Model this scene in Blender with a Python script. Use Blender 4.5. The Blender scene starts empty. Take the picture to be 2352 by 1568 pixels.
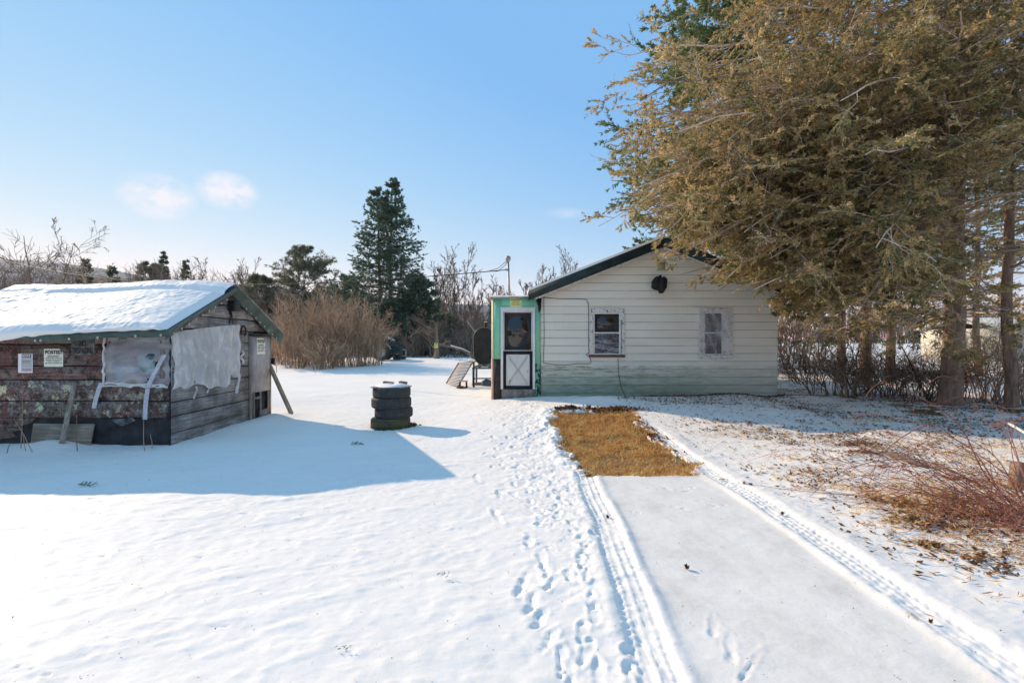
import bpy, math, random
import numpy as np
from mathutils import Vector

scene = bpy.context.scene
col = scene.collection
R = math.radians
PI = math.pi

# ------------------------------------------------------------------ camera
CAMH = 1.6
cam_d = bpy.data.cameras.new('camera')
cam = bpy.data.objects.new('camera', cam_d)
col.objects.link(cam)
cam.location = (0, 0, CAMH)
cam.rotation_euler = (R(90), 0, 0)
cam_d.sensor_width = 36
cam_d.lens = 36 * 1110 / 2352
cam_d.clip_end = 5000
scene.camera = cam

# ------------------------------------------------------------------ light
SUN = Vector((-4.45, 3.2, 2.67)).normalized()          # towards the sun
SUN_EL = math.asin(SUN.z)
SUN_AZ = math.atan2(SUN.x, SUN.y)
sd = bpy.data.lights.new('sun', 'SUN')
sd.energy = 3.1
sd.angle = R(0.5)
sd.color = (1.0, 0.77, 0.52)
sun = bpy.data.objects.new('sun', sd)
col.objects.link(sun)
sun.rotation_euler = SUN.to_track_quat('Z', 'Y').to_euler()
sun.location = (-20, 15, 20)

world = bpy.data.worlds.new('World')
scene.world = world
world.use_nodes = True
wt = world.node_tree
wt.nodes.clear()
wo = wt.nodes.new('ShaderNodeOutputWorld')
bg = wt.nodes.new('ShaderNodeBackground')
sky = wt.nodes.new('ShaderNodeTexSky')
sky.sky_type = 'NISHITA'
sky.sun_disc = False
sky.sun_elevation = SUN_EL
sky.sun_rotation = SUN_AZ
sky.air_density = 1.0
sky.dust_density = 0.0
sky.ozone_density = 1.6
bg.inputs['Strength'].default_value = 0.15
# a few wisps of cloud low in the sky
tc = wt.nodes.new('ShaderNodeTexCoord')
nz = wt.nodes.new('ShaderNodeTexNoise')
nz.inputs['Scale'].default_value = 24
nz.inputs['Detail'].default_value = 7
nz.inputs['Roughness'].default_value = 0.6
mp = wt.nodes.new('ShaderNodeMapping')
mp.inputs['Scale'].default_value = (1, 1, 1.7)
wt.links.new(tc.outputs['Generated'], mp.inputs['Vector'])
wt.links.new(mp.outputs['Vector'], nz.inputs['Vector'])
def wmath(op, a, b=None):
    n = wt.nodes.new('ShaderNodeMath'); n.operation = op; n.use_clamp = False
    for i, v in enumerate((a, b)):
        if v is None: continue
        if isinstance(v, (int, float)): n.inputs[i].default_value = v
        else: wt.links.new(v, n.inputs[i])
    return n.outputs[0]
total = None
for (px, py, ang, amp, zs) in ((362, 452, 0.058, 1.05, 1.5), (523, 440, 0.052, 1.0, 1.5), (1300, 490, 0.05, 0.2, 4.)):
    d = Vector(((px - 1176) / 1110, 1, (784 - py) / 1110)).normalized()
    sub = wt.nodes.new('ShaderNodeVectorMath'); sub.operation = 'SUBTRACT'
    wt.links.new(tc.outputs['Generated'], sub.inputs[0]); sub.inputs[1].default_value = d
    ml = wt.nodes.new('ShaderNodeVectorMath'); ml.operation = 'MULTIPLY'
    wt.links.new(sub.outputs[0], ml.inputs[0]); ml.inputs[1].default_value = (1, 1, zs)
    ln = wt.nodes.new('ShaderNodeVectorMath'); ln.operation = 'LENGTH'
    wt.links.new(ml.outputs[0], ln.inputs[0])
    f = wmath('MAXIMUM', wmath('SUBTRACT', 1.0, wmath('DIVIDE', ln.outputs['Value'], ang)), 0.0)
    f = wmath('MULTIPLY', wmath('POWER', f, 0.8), amp)
    total = f if total is None else wmath('ADD', total, f)
den = wmath('MULTIPLY', total, wmath('MAXIMUM', wmath('MULTIPLY', wmath('SUBTRACT', nz.outputs['Fac'], 0.33), 3.0), 0.0))
den = wmath('MINIMUM', wmath('MULTIPLY', den, 1.7), 0.85)
mx = wt.nodes.new('ShaderNodeMix'); mx.data_type = 'RGBA'
wt.links.new(den, mx.inputs['Factor'])
# soften the contrast of the sky between zenith and horizon
sp3 = wt.nodes.new('ShaderNodeSeparateColor'); wt.links.new(sky.outputs['Color'], sp3.inputs[0])
cb3 = wt.nodes.new('ShaderNodeCombineColor')
for i, (g_, k_) in enumerate(((1.10, 0.60), (0.55, 1.24), (0.12, 3.05))):
    wt.links.new(wmath('MAXIMUM', wmath('MULTIPLY', wmath('POWER', sp3.outputs[i], g_), k_), (0.90, 2.0, 2.9)[i]), cb3.inputs[i])
wt.links.new(cb3.outputs[0], mx.inputs['A'])
mx.inputs['B'].default_value = (3.95, 3.8, 4.0, 1)
wt.links.new(mx.outputs['Result'], bg.inputs['Color'])
wt.links.new(bg.outputs['Background'], wo.inputs['Surface'])

scene.view_settings.view_transform = 'Standard'
scene.view_settings.look = 'None'
scene.view_settings.gamma = 1
scene.view_settings.exposure = 0.75
scene.render.engine = 'CYCLES'
scene.cycles.transparent_max_bounces = 12
scene.cycles.max_bounces = 6

# ------------------------------------------------------------------ tagging
def tag(o, label=None, cat=None, group=None, kind=None):
    if label: o['label'] = label
    if cat: o['category'] = cat
    if group: o['group'] = group
    if kind: o['kind'] = kind
    return o

def empty(name, loc=(0, 0, 0), rz=0):
    o = bpy.data.objects.new(name, None)
    col.objects.link(o)
    o.location = loc; o.rotation_euler = (0, 0, rz)
    o.empty_display_size = 0.2
    return o

def at(px, py, D):
    return Vector(((px - 1176) * D / 1110, D, CAMH - (py - 784) * D / 1110))

# ------------------------------------------------------------------ numpy mesh
def np_mesh(name, V, faces, smooth=False, attrs=None):
    """faces: list of int arrays (n,k)"""
    me = bpy.data.meshes.new(name)
    V = np.asarray(V, dtype=np.float32)
    me.vertices.add(len(V)); me.vertices.foreach_set('co', V.ravel())
    idx = np.concatenate([np.asarray(f, dtype=np.int32).ravel() for f in faces])
    cnt = np.concatenate([np.full(len(f), np.asarray(f).shape[1], dtype=np.int32) for f in faces])
    me.loops.add(len(idx)); me.loops.foreach_set('vertex_index', idx)
    me.polygons.add(len(cnt))
    st = np.concatenate([[0], np.cumsum(cnt)[:-1]]).astype(np.int32)
    me.polygons.foreach_set('loop_start', st)
    if smooth: me.polygons.foreach_set('use_smooth', np.ones(len(cnt), dtype=bool))
    if attrs:
        for k, a in attrs.items():
            at_ = me.attributes.new(k, 'FLOAT', 'POINT')
            at_.data.foreach_set('value', np.asarray(a, dtype=np.float32))
    me.update(calc_edges=True)
    me.validate()
    return me

def link(name, me, material=None, parent=None, loc=None):
    o = bpy.data.objects.new(name, me)
    col.objects.link(o)
    if material:
        for m in (material if isinstance(material, (list, tuple)) else [material]): me.materials.append(m)
    if parent: o.parent = parent
    if loc: o.location = loc
    return o

class MB:
    def __init__(s): s.v = []; s.f = {}; s.n = 0; s.a = []
    def add(s, V, faces, tint=None):
        V = np.asarray(V, dtype=np.float64).reshape(-1, 3)
        fs = faces if isinstance(faces, list) and len(faces) and isinstance(faces[0], np.ndarray) and faces[0].ndim == 2 else None
        if fs is None:
            d = {}
            for f in faces: d.setdefault(len(f), []).append(f)
            fs = [np.array(x, dtype=np.int64) for x in d.values()]
        for f in fs: s.f.setdefault(f.shape[1], []).append(f + s.n)
        s.v.append(V); s.n += len(V)
        s.a.append(np.full(len(V), 0.5) if tint is None else np.asarray(tint))
        return s
    def box(s, x0, x1, y0, y1, z0, z1):
        V = [(x, y, z) for z in (z0, z1) for y in (y0, y1) for x in (x0, x1)]
        F = [(0, 2, 3, 1), (4, 5, 7, 6), (0, 1, 5, 4), (2, 6, 7, 3), (0, 4, 6, 2), (1, 3, 7, 5)]
        return s.add(V, F, [random.random()] * 8)
    def bar(s, a, b, w, h, up=(0, 0, 1)):
        a = Vector(a); b = Vector(b); t = (b - a).normalized(); up = Vector(up)
        u = t.cross(up)
        if u.length < 1e-4: u = t.cross(Vector((1, 0, 0)))
        u.normalize(); v = u.cross(t).normalized()
        V = []
        for p in (a, b):
            for i, j in ((-1, -1), (1, -1), (1, 1), (-1, 1)): V.append(p + u * (i * w / 2) + v * (j * h / 2))
        F = [(3, 2, 1, 0), (4, 5, 6, 7), (0, 1, 5, 4), (1, 2, 6, 5), (2, 3, 7, 6), (3, 0, 4, 7)]
        return s.add([tuple(p) for p in V], F, [random.random()] * 8)
    def prism(s, poly, d0, d1):
        """poly: list of 3d points (planar); d0,d1 offset vectors"""
        n = len(poly); d0 = Vector(d0); d1 = Vector(d1)
        V = [tuple(Vector(p) + d0) for p in poly] + [tuple(Vector(p) + d1) for p in poly]
        F = [tuple(range(n))[::-1], tuple(range(n, 2 * n))] + [(i, (i + 1) % n, n + (i + 1) % n, n + i) for i in range(n)]
        return s.add(V, F, [random.random()] * (2 * n))
    def tube(s, pts, r, n=8, cap=True):
        P = np.array([tuple(p) for p in pts], dtype=float)[None]
        rr = np.full(P.shape[:2], r, dtype=float) if np.isscalar(r) else np.array(r, dtype=float)[None]
        V, F = tubes_np(P, rr, n)
        fs = [F]
        s.add(V, fs)
        if cap:
            k = P.shape[1]
            s.f.setdefault(n, []).append(np.array([list(range(n))[::-1], list(range((k - 1) * n, k * n))]) + s.n - len(V))
        return s
    def lathe(s, prof, c=(0, 0, 0), n=32, axis='z', closed=False):
        V = []; m = len(prof)
        for i in range(n):
            a = 2 * PI * i / n
            for (r, z) in prof:
                p = (r * math.cos(a), r * math.sin(a), z)
                if axis == 'x': p = (p[2], p[0], p[1])
                if axis == 'y': p = (p[0], p[2], p[1])
                V.append((p[0] + c[0], p[1] + c[1], p[2] + c[2]))
        F = []
        for i in range(n):
            j = (i + 1) % n
            for k in range(m if closed else m - 1):
                k2 = (k + 1) % m
                F.append((i * m + k, j * m + k, j * m + k2, i * m + k2))
        return s.add(V, F)
    def grid(s, fn, nu, nv, tint=None):
        V = [fn(i / nu, j / nv) for j in range(nv + 1) for i in range(nu + 1)]
        F = [(j * (nu + 1) + i, j * (nu + 1) + i + 1, (j + 1) * (nu + 1) + i + 1, (j + 1) * (nu + 1) + i) for j in range(nv) for i in range(nu)]
        return s.add([tuple(v) for v in V], F)
    def mesh(s, name, smooth=False):
        return np_mesh(name, np.concatenate(s.v), [np.concatenate(f) for f in s.f.values()], smooth, {'tint': np.concatenate(s.a)})
    def build(s, name, material, parent=None, smooth=False, bevel=0, loc=None):
        o = link(name, s.mesh(name, smooth), material, parent, loc)
        if bevel:
            m = o.modifiers.new('bevel', 'BEVEL'); m.width = bevel; m.segments = 2; m.limit_method = 'ANGLE'
        return o

def tubes_np(P, Rr, n):
    """P (M,K,3) R (M,K)"""
    M, K, _ = P.shape
    T = np.gradient(P, axis=1)
    T /= np.linalg.norm(T, axis=2, keepdims=True) + 1e-9
    mt = np.abs(T.mean(axis=1)[:, 2]) > 0.75
    ref = np.where(mt[:, None], np.array([[1., 0.13, 0]]), np.array([[0, 0.11, 1.]]))[:, None, :]
    U = np.cross(T, ref); U /= np.linalg.norm(U, axis=2, keepdims=True) + 1e-9
    W = np.cross(T, U)
    a = np.arange(n) * 2 * PI / n
    V = P[:, :, None, :] + Rr[:, :, None, None] * (np.cos(a)[None, None, :, None] * U[:, :, None, :] + np.sin(a)[None, None, :, None] * W[:, :, None, :])
    V = V.reshape(-1, 3)
    m = np.arange(M)[:, None, None] * K * n; k = np.arange(K - 1)[None, :, None] * n; i = np.arange(n)[None, None, :]
    j = (i + 1) % n
    F = np.stack([m + k + i, m + k + j, m + k + n + j, m + k + n + i], axis=-1).reshape(-1, 4)
    return V, F

def join_tubes(levels, nsides):
    mb = MB()
    for (P, Rr), n in zip(levels, nsides):
        if len(P) == 0: continue
        V, F = tubes_np(P, Rr, n)
        t = np.repeat(np.random.RandomState(len(P)).rand(len(P)), P.shape[1] * n)
        mb.add(V, [F], t)
    return mb

# ------------------------------------------------------------------ value noise
_rs = np.random.RandomState(7)
_tab = _rs.rand(256, 256)
def vn(x, y):
    xi = np.floor(x).astype(int); yi = np.floor(y).astype(int)
    fx = x - xi; fy = y - yi
    fx = fx * fx * (3 - 2 * fx); fy = fy * fy * (3 - 2 * fy)
    a = _tab[xi & 255, yi & 255]; b = _tab[(xi + 1) & 255, yi & 255]
    c = _tab[xi & 255, (yi + 1) & 255]; d = _tab[(xi + 1) & 255, (yi + 1) & 255]
    return (a * (1 - fx) + b * fx) * (1 - fy) + (c * (1 - fx) + d * fx) * fy - 0.5
def fbm(x, y, o=4, g=0.5):
    s = 0; a = 1.0
    for i in range(o):
        s = s + a * vn(x * 2 ** i + 17.3 * i, y * 2 ** i + 5.1 * i); a *= g
    return s
def S(t):
    t = np.clip(t, 0, 1); return t * t * (3 - 2 * t)

# ------------------------------------------------------------------ materials
class NT:
    def __init__(s, name):
        s.m = bpy.data.materials.new(name); s.m.use_nodes = True
        s.t = s.m.node_tree; s.n = s.t.nodes
        s.b = s.n['Principled BSDF']; s.out = s.n['Material Output']
    def lk(s, a, b): s.t.links.new(a, b)
    def setv(s, sock, v):
        if isinstance(v, bpy.types.NodeSocket): s.lk(v, sock)
        elif isinstance(v, (tuple, list)) and len(v) == 3 and sock.type == 'RGBA': sock.default_value = (*v, 1)
        else: sock.default_value = v
    def coord(s, scale=(1, 1, 1), kind='Object', rot=(0, 0, 0), loc=(0, 0, 0)):
        c = s.n.new('ShaderNodeTexCoord'); m = s.n.new('ShaderNodeMapping')
        m.inputs['Scale'].default_value = scale; m.inputs['Rotation'].default_value = rot; m.inputs['Location'].default_value = loc
        s.lk(c.outputs[kind], m.inputs['Vector']); return m.outputs['Vector']
    def pos(s, scale=(1, 1, 1), loc=(0, 0, 0)):
        g = s.n.new('ShaderNodeNewGeometry'); m = s.n.new('ShaderNodeMapping')
        m.inputs['Scale'].default_value = scale; m.inputs['Location'].default_value = loc
        s.lk(g.outputs['Position'], m.inputs['Vector']); return m.outputs['Vector']
    def noise(s, vec, scale=5, detail=4, rough=0.55, dist=0):
        n = s.n.new('ShaderNodeTexNoise'); s.lk(vec, n.inputs['Vector'])
        n.inputs['Scale'].default_value = scale; n.inputs['Detail'].default_value = detail
        n.inputs['Roughness'].default_value = rough; n.inputs['Distortion'].default_value = dist
        return n.outputs['Fac']
    def voro(s, vec, scale=5, out='Distance', rnd=1):
        n = s.n.new('ShaderNodeTexVoronoi'); s.lk(vec, n.inputs['Vector'])
        n.inputs['Scale'].default_value = scale; n.inputs['Randomness'].default_value = rnd
        return n.outputs[out]
    def ramp(s, fac, stops, interp='LINEAR'):
        n = s.n.new('ShaderNodeValToRGB'); s.lk(fac, n.inputs['Fac']); cr = n.color_ramp; cr.interpolation = interp
        while len(cr.elements) > 1: cr.elements.remove(cr.elements[0])
        for i, (p, c) in enumerate(stops):
            if not isinstance(c, (tuple, list)): c = (c, c, c)
            e = cr.elements[0] if i == 0 else cr.elements.new(p)
            e.position = p; e.color = (*c, 1)
        return n.outputs['Color']
    def mix(s, f, a, b, mode='MIX'):
        n = s.n.new('ShaderNodeMix'); n.data_type = 'RGBA'; n.blend_type = mode
        s.setv(n.inputs['Factor'], f); s.setv(n.inputs['A'], a); s.setv(n.inputs['B'], b)
        return n.outputs['Result']
    def math(s, op, a, b=0.0, clamp=False):
        n = s.n.new('ShaderNodeMath'); n.operation = op; n.use_clamp = clamp
        s.setv(n.inputs[0], a); s.setv(n.inputs[1], b); return n.outputs[0]
    def bump(s, h, strength=0.3, dist=0.01, normal=None):
        n = s.n.new('ShaderNodeBump'); n.inputs['Strength'].default_value = strength; n.inputs['Distance'].default_value = dist
        s.lk(h, n.inputs['Height'])
        if normal: s.lk(normal, n.inputs['Normal'])
        s.lk(n.outputs['Normal'], s.b.inputs['Normal']); return n.outputs['Normal']
    def attr(s, name):
        n = s.n.new('ShaderNodeAttribute'); n.attribute_name = name; return n.outputs['Fac']
    def sep(s, vec, i):
        n = s.n.new('ShaderNodeSeparateXYZ'); s.lk(vec, n.inputs[0]); return n.outputs[i]
    def base(s, c): s.setv(s.b.inputs['Base Color'], c); return s
    def rough(s, v): s.setv(s.b.inputs['Roughness'], v); return s
    def done(s, spec=None):
        if spec is not None: s.b.inputs['Specular IOR Level'].default_value = spec
        return s.m

def simple(name, c, rough=0.7, var=0.15, scale=12, metal=0, bump=0.15, spec=0.3):
    n = NT(name); v = n.coord()
    f = n.noise(v, scale, 5)
    d = tuple(x * (1 - var * 2) for x in c); u = tuple(min(1, x * (1 + var * 1.6)) for x in c)
    n.base(n.ramp(f, [(0.3, d), (0.7, u)])).rough(rough)
    n.b.inputs['Metallic'].default_value = metal
    if bump: n.bump(n.noise(v, scale * 4, 4), bump, 0.01)
    return n.done(spec)

def m_wood(name, dark, mid, light, axis='x', red=None, lichen=0.0, gscale=1.0):
    """weathered boards with grain along an axis; per-board tint; optional flaking red paint and lichen"""
    n = NT(name)
    dark, mid, light = [tuple(min(.8, q * 1.45) for q in t_) for t_ in (dark, mid, light)]
    if red: red = tuple(q * 1.5 for q in red)
    sc = {'x': (0.6, 9, 9), 'y': (9, 0.6, 9), 'z': (9, 9, 0.6)}[axis]
    sc = tuple(a * gscale for a in sc)
    tint = n.attr('tint')
    v = n.pos(sc)
    add = n.n.new('ShaderNodeVectorMath'); add.operation = 'ADD'
    cx = n.n.new('ShaderNodeCombineXYZ'); n.lk(n.math('MULTIPLY', tint, 37.0), cx.inputs[0]); n.lk(n.math('MULTIPLY', tint, 19.0), cx.inputs[2])
    n.lk(v, add.inputs[0]); n.lk(cx.outputs[0], add.inputs[1]); v = add.outputs[0]
    grain = n.noise(v, 4.0, 8, 0.7, 0.6)
    big = n.noise(n.pos((1, 1, 1)), 3.0, 4, 0.6)
    c = n.ramp(grain, [(0.28, dark), (0.5, mid), (0.68, light)])
    c = n.mix(n.math('MULTIPLY', tint, 0.4), c, n.mix(0.55, c, dark))
    c = n.mix(n.ramp(big, [(0.35, 0.7), (0.6, 0.0)]), c, dark)
    h = grain
    if red:
        pf = n.ramp(n.math('ADD', n.math('MULTIPLY', n.noise(v, 3.0, 9, 0.75, 0.3), 0.6), n.math('MULTIPLY', n.noise(n.pos(), 2.3, 4), 0.5)), [(0.48, 0.0), (0.58, 1.0)])
        c = n.mix(n.math('MULTIPLY', pf, 0.80), c, n.mix(grain, (red[0] * .6, red[1] * .6, red[2] * .6), red))
        blk = n.ramp(n.noise(n.pos((1, 1, 1), (3, 1, 7)), 7.0, 6, 0.7), [(0.50, 0.0), (0.60, 0.8)])
        c = n.mix(blk, c, (0.03, 0.022, 0.02))
    if lichen:
        p = n.pos()
        wob = n.noise(p, 30, 5, 0.7)
        wob2 = n.noise(p, 15, 7, 0.72)
        vz = n.math('ADD', n.voro(p, 4.6), n.math('MULTIPLY', n.math('SUBTRACT', wob2, 0.5), 2.6))
        spots = n.ramp(vz, [(0.24, 1.0), (0.31, 0.0)])
        z = n.sep(n.pos(), 2)
        region = n.math('MULTIPLY', n.ramp(n.noise(n.pos((1, 1, 1.6), (5, 2, 1)), 1.6, 4), [(0.40, 0.0), (0.50, 1.0)]),
                        n.ramp(z, [(0.20, 0.0), (0.50, 1.0), (1.1, 1.0), (1.25, 0.15)]), True)
        speck = n.ramp(n.math('ADD', n.voro(p, 30.0), n.math('MULTIPLY', n.math('SUBTRACT', wob, 0.5), 0.8)), [(0.18, 1.0), (0.26, 0.0)])
        reg2 = n.ramp(n.noise(n.pos((1, 1, 1), (9, 2, 3)), 2.2, 4), [(0.42, 0.0), (0.6, 0.75)])
        c = n.mix(n.math('MULTIPLY', speck, reg2), c, (0.40, 0.39, 0.33))
        crust = n.math('MULTIPLY', n.ramp(n.noise(n.pos((1, 1, 1), (2, 5, 1)), 9, 8, .75), [(0.50, 0.0), (0.56, 0.8)]), n.ramp(z, [(0.3, 0.0), (0.45, 1.0), (1.2, 1.0), (1.3, 0.2)]))
        c = n.mix(crust, c, n.ramp(n.noise(p, 70, 4, .8), [(0.35, (0.10, 0.10, 0.095)), (0.65, (0.42, 0.41, 0.38))]))
        lc = n.ramp(n.noise(p, 40, 6, .7), [(0.32, (0.22, 0.21, 0.13)), (0.5, (0.60, 0.58, 0.38)), (0.7, (0.80, 0.77, 0.58))])
        c = n.mix(n.math('MULTIPLY', n.math('MULTIPLY', spots, region), lichen), c, lc)
        h = n.math('ADD', grain, n.math('MULTIPLY', n.math('MULTIPLY', spots, region), 0.6))
    n.base(c).rough(0.85)
    n.bump(h, 0.55, 0.012)
    return n.done(0.2)

def m_leaf(name, stops, trans=0.35, rough=0.6, nscale=0.9, gain=1.3, nk=0.6):
    """foliage: colour by leaf and by large clump"""
    n = NT(name)
    f = n.math('ADD', n.math('MULTIPLY', n.attr('tint'), 0.5), n.math('MULTIPLY', n.math('SUBTRACT', n.noise(n.pos(), nscale, 4, .6), 0.5), nk))
    f = n.math('ADD', f, 0.29)
    c = n.ramp(f, [(a_, tuple(min(.8, q * gain) for q in b_)) for a_, b_ in stops])
    n.base(c).rough(rough)
    n.b.inputs['Specular IOR Level'].default_value = 0.2
    if trans:
        tr = n.n.new('ShaderNodeBsdfTranslucent'); n.lk(c, tr.inputs['Color'])
        ms = n.n.new('ShaderNodeMixShader'); ms.inputs[0].default_value = trans
        n.lk(n.b.outputs[0], ms.inputs[1]); n.lk(tr.outputs[0], ms.inputs[2]); n.lk(ms.outputs[0], n.out.inputs['Surface'])
    return n.m

def m_bark(name, dark, light, scale=6):
    dark, light = [tuple(min(.8, q * 1.4) for q in t_) for t_ in (dark, light)]
    n = NT(name); v = n.pos((1, 1, 0.25))
    f = n.noise(v, scale, 6, 0.7)
    t = n.attr('tint')
    n.base(n.ramp(n.math('ADD', n.math('MULTIPLY', f, 0.75), n.math('MULTIPLY', t, 0.3)), [(0.35, dark), (0.7, light)])).rough(0.85)
    n.bump(n.noise(v, scale * 2.5, 6, 0.7), 0.7, 0.03)
    return n.done(0.15)

def m_snow(name, ground=False):
    n = NT(name)
    p = n.pos()
    white = n.ramp(n.noise(p, 0.9, 4), [(0.3, (0.90, 0.845, 0.785)), (0.7, (0.95, 0.89, 0.83))])
    c = white
    fine = n.noise(p, 55, 5, 0.65)
    h = n.math('ADD', n.math('MULTIPLY', n.noise(n.pos((1, 1.8, 1)), 9, 4, 0.6), 0.55), n.math('MULTIPLY', fine, 0.25))
    if ground:
        drive = n.attr('drive'); bare = n.attr('bare')
        gray = n.ramp(n.noise(n.pos((1, .6, 1)), 3.0, 6, 0.7), [(0.33, (0.72, 0.665, 0.615)), (0.5, (0.82, 0.775, 0.72)), (0.68, (0.89, 0.84, 0.78))])
        c = n.mix(drive, c, gray)
        dirt = n.attr('dirt')
        spec = n.ramp(n.noise(p, 38, 4, 0.7), [(0.60, 0.0), (0.68, 1.0)])
        c = n.mix(n.math('MULTIPLY', spec, dirt, True), c, (0.25, 0.16, 0.09))
        straw = n.ramp(n.noise(n.pos((1, 3, 1)), 26, 6, 0.75), [(0.28, (0.08, 0.05, 0.025)), (0.5, (0.30, 0.19, 0.08)), (0.72, (0.48, 0.34, 0.16))])
        gravel = n.ramp(n.voro(p, 70), [(0.0, (0.22, 0.2, 0.18)), (0.6, (0.10, 0.085, 0.07))])
        straw = n.mix(n.ramp(n.math('SUBTRACT', n.noise(p, 2.6, 3), n.math('MULTIPLY', n.math('SUBTRACT', n.sep(p, 1), 6.3), 0.10)), [(0.48, 0.0), (0.56, 0.75)]), straw, gravel)
        bm = n.math('MULTIPLY', bare, n.ramp(n.noise(p, 17, 5, 0.7), [(0.30, 0.55), (0.42, 1.0)]))
        c = n.mix(n.ramp(bm, [(0.35, 0.0), (0.6, 1.0)]), c, straw)
    n.base(c).rough(0.65)
    n.bump(h, 0.35, 0.02)
    return n.done(0.15)

M = {}
M['snow'] = m_snow('snow')
M['ground'] = m_snow('snowy_ground', True)
M['red_boards'] = m_wood('red_boards', (0.045, 0.034, 0.03), (0.17, 0.135, 0.115), (0.32, 0.27, 0.235), 'x', red=(0.15, 0.05, 0.04), lichen=0.95)
M['grey_boards'] = m_wood('grey_boards', (0.07, 0.062, 0.058), (0.26, 0.235, 0.215), (0.44, 0.41, 0.38), 'y')
M['grey_plank'] = m_wood('grey_plank', (0.09, 0.075, 0.06), (0.25, 0.215, 0.18), (0.40, 0.36, 0.31), 'z')
M['plywood'] = m_wood('plywood', (0.22, 0.19, 0.18), (0.36, 0.325, 0.31), (0.45, 0.42, 0.40), 'z', gscale=.6)
M['plywood_x'] = m_wood('plywood_x', (0.10, 0.085, 0.065), (0.24, 0.20, 0.155), (0.36, 0.32, 0.26), 'x', gscale=.8)
M['tarpaper'] = simple('tar_paper', (0.035, 0.034, 0.036), 0.8, 0.3, 6, bump=0.3)
M['black'] = simple('black_plastic', (0.012, 0.012, 0.013), 0.45, 0.2, 9, bump=0.2)
M['tarp'] = simple('green_tarp', (0.05, 0.085, 0.07), 0.5, 0.25, 5, bump=0.3, spec=0.4)
M['tarp_blue'] = simple('blue_tarp', (0.04, 0.11, 0.17), 0.45, 0.2, 5, bump=0.3, spec=0.4)
M['tin_green'] = simple('dark_green_metal', (0.018, 0.035, 0.036), 0.5, 0.25, 3, bump=0.15)
M['grommet'] = simple('brass_grommet', (0.6, 0.58, 0.5), 0.35, 0.1, 30, metal=0.6, bump=0)
M['rust'] = simple('rusty_iron', (0.09, 0.045, 0.03), 0.85, 0.4, 25, bump=0.4)
M['iron'] = simple('grey_steel', (0.15, 0.17, 0.16), 0.6, 0.25, 15, metal=0.2)
M['galv'] = simple('galvanised_steel', (0.32, 0.31, 0.29), 0.5, 0.2, 12, metal=0.5)
M['tape'] = simple('silver_tape', (0.5, 0.51, 0.55), 0.4, 0.12, 20)
M['paper'] = simple('white_paper', (0.86, 0.85, 0.84), 0.7, 0.04, 20, bump=0.08)
M['paper_cream'] = simple('cream_paper', (0.86, 0.85, 0.70), 0.7, 0.05, 20, bump=0.08)
M['paper_yellow'] = simple('yellow_paper', (0.85, 0.78, 0.28), 0.7, 0.05, 20, bump=0.05)
M['faded_sign'] = simple('faded_grey_sign', (0.13, 0.135, 0.135), 0.6, 0.45, 9, bump=0.1)
M['ink'] = simple('black_ink', (0.025, 0.025, 0.022), 0.7, 0.1, 20, bump=0)
M['ink_soft'] = simple('grey_ink', (0.2, 0.2, 0.2), 0.7, 0.1, 20, bump=0)
M['ink_red'] = simple('red_ink', (0.45, 0.05, 0.06), 0.7, 0.1, 20, bump=0)
M['ink_navy'] = simple('navy_ink', (0.06, 0.07, 0.12), 0.7, 0.1, 20, bump=0)
M['ink_pink'] = simple('pink_ink', (0.62, 0.45, 0.52), 0.7, 0.1, 20, bump=0)
M['rope'] = simple('cable', (0.015, 0.015, 0.015), 0.6, 0.1, 20, bump=0)
M['brick'] = simple('broken_brick', (0.28, 0.15, 0.09), 0.85, 0.25, 20, bump=0.4)
M['moss'] = simple('moss', (0.11, 0.095, 0.035), 0.95, 0.5, 30, bump=0.8)
M['cream'] = simple('cream_paint', (0.62, 0.60, 0.52), 0.7, 0.08, 8)
M['vent'] = simple('vent_plastic', (0.66, 0.63, 0.44), 0.6, 0.1, 8)
M['tank'] = simple('black_tank', (0.012, 0.013, 0.015), 0.6, 0.35, 8, bump=0.2, spec=0.4)
M['tan_wood'] = m_wood('tan_wood', (0.14, 0.09, 0.055), (0.32, 0.23, 0.16), (0.48, 0.38, 0.29), 'z')
M['teal'] = simple('teal_paint', (0.018, 0.06, 0.065), 0.5, 0.3, 6)
M['blue'] = simple('blue_paint', (0.04, 0.14, 0.30), 0.5, 0.3, 6)
M['pale'] = simple('pale_painted_steel', (0.48, 0.5, 0.48), 0.55, 0.2, 8)
M['stone'] = simple('stone', (0.16, 0.15, 0.14), 0.85, 0.3, 8, bump=.6)

def m_tyre(moss=0.0):
    n = NT('old_tyre_rubber' if not moss else 'mossy_tyre_rubber'); p = n.pos()
    c = n.ramp(n.noise(p, 14, 6, 0.7), [(0.3, (0.035, 0.036, 0.034)), (0.7, (0.085, 0.084, 0.078))])
    if moss: c = n.mix(n.ramp(n.noise(p, 6, 5), [(0.38, 0.15), (0.55, moss)]), c, (0.12, 0.10, 0.045))
    n.base(c).rough(0.75); n.bump(n.noise(p, 60, 4), 0.4, 0.006)
    return n.done(0.3)
M['tyre'] = m_tyre(); M['tyre_moss'] = m_tyre(0.9)

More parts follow.
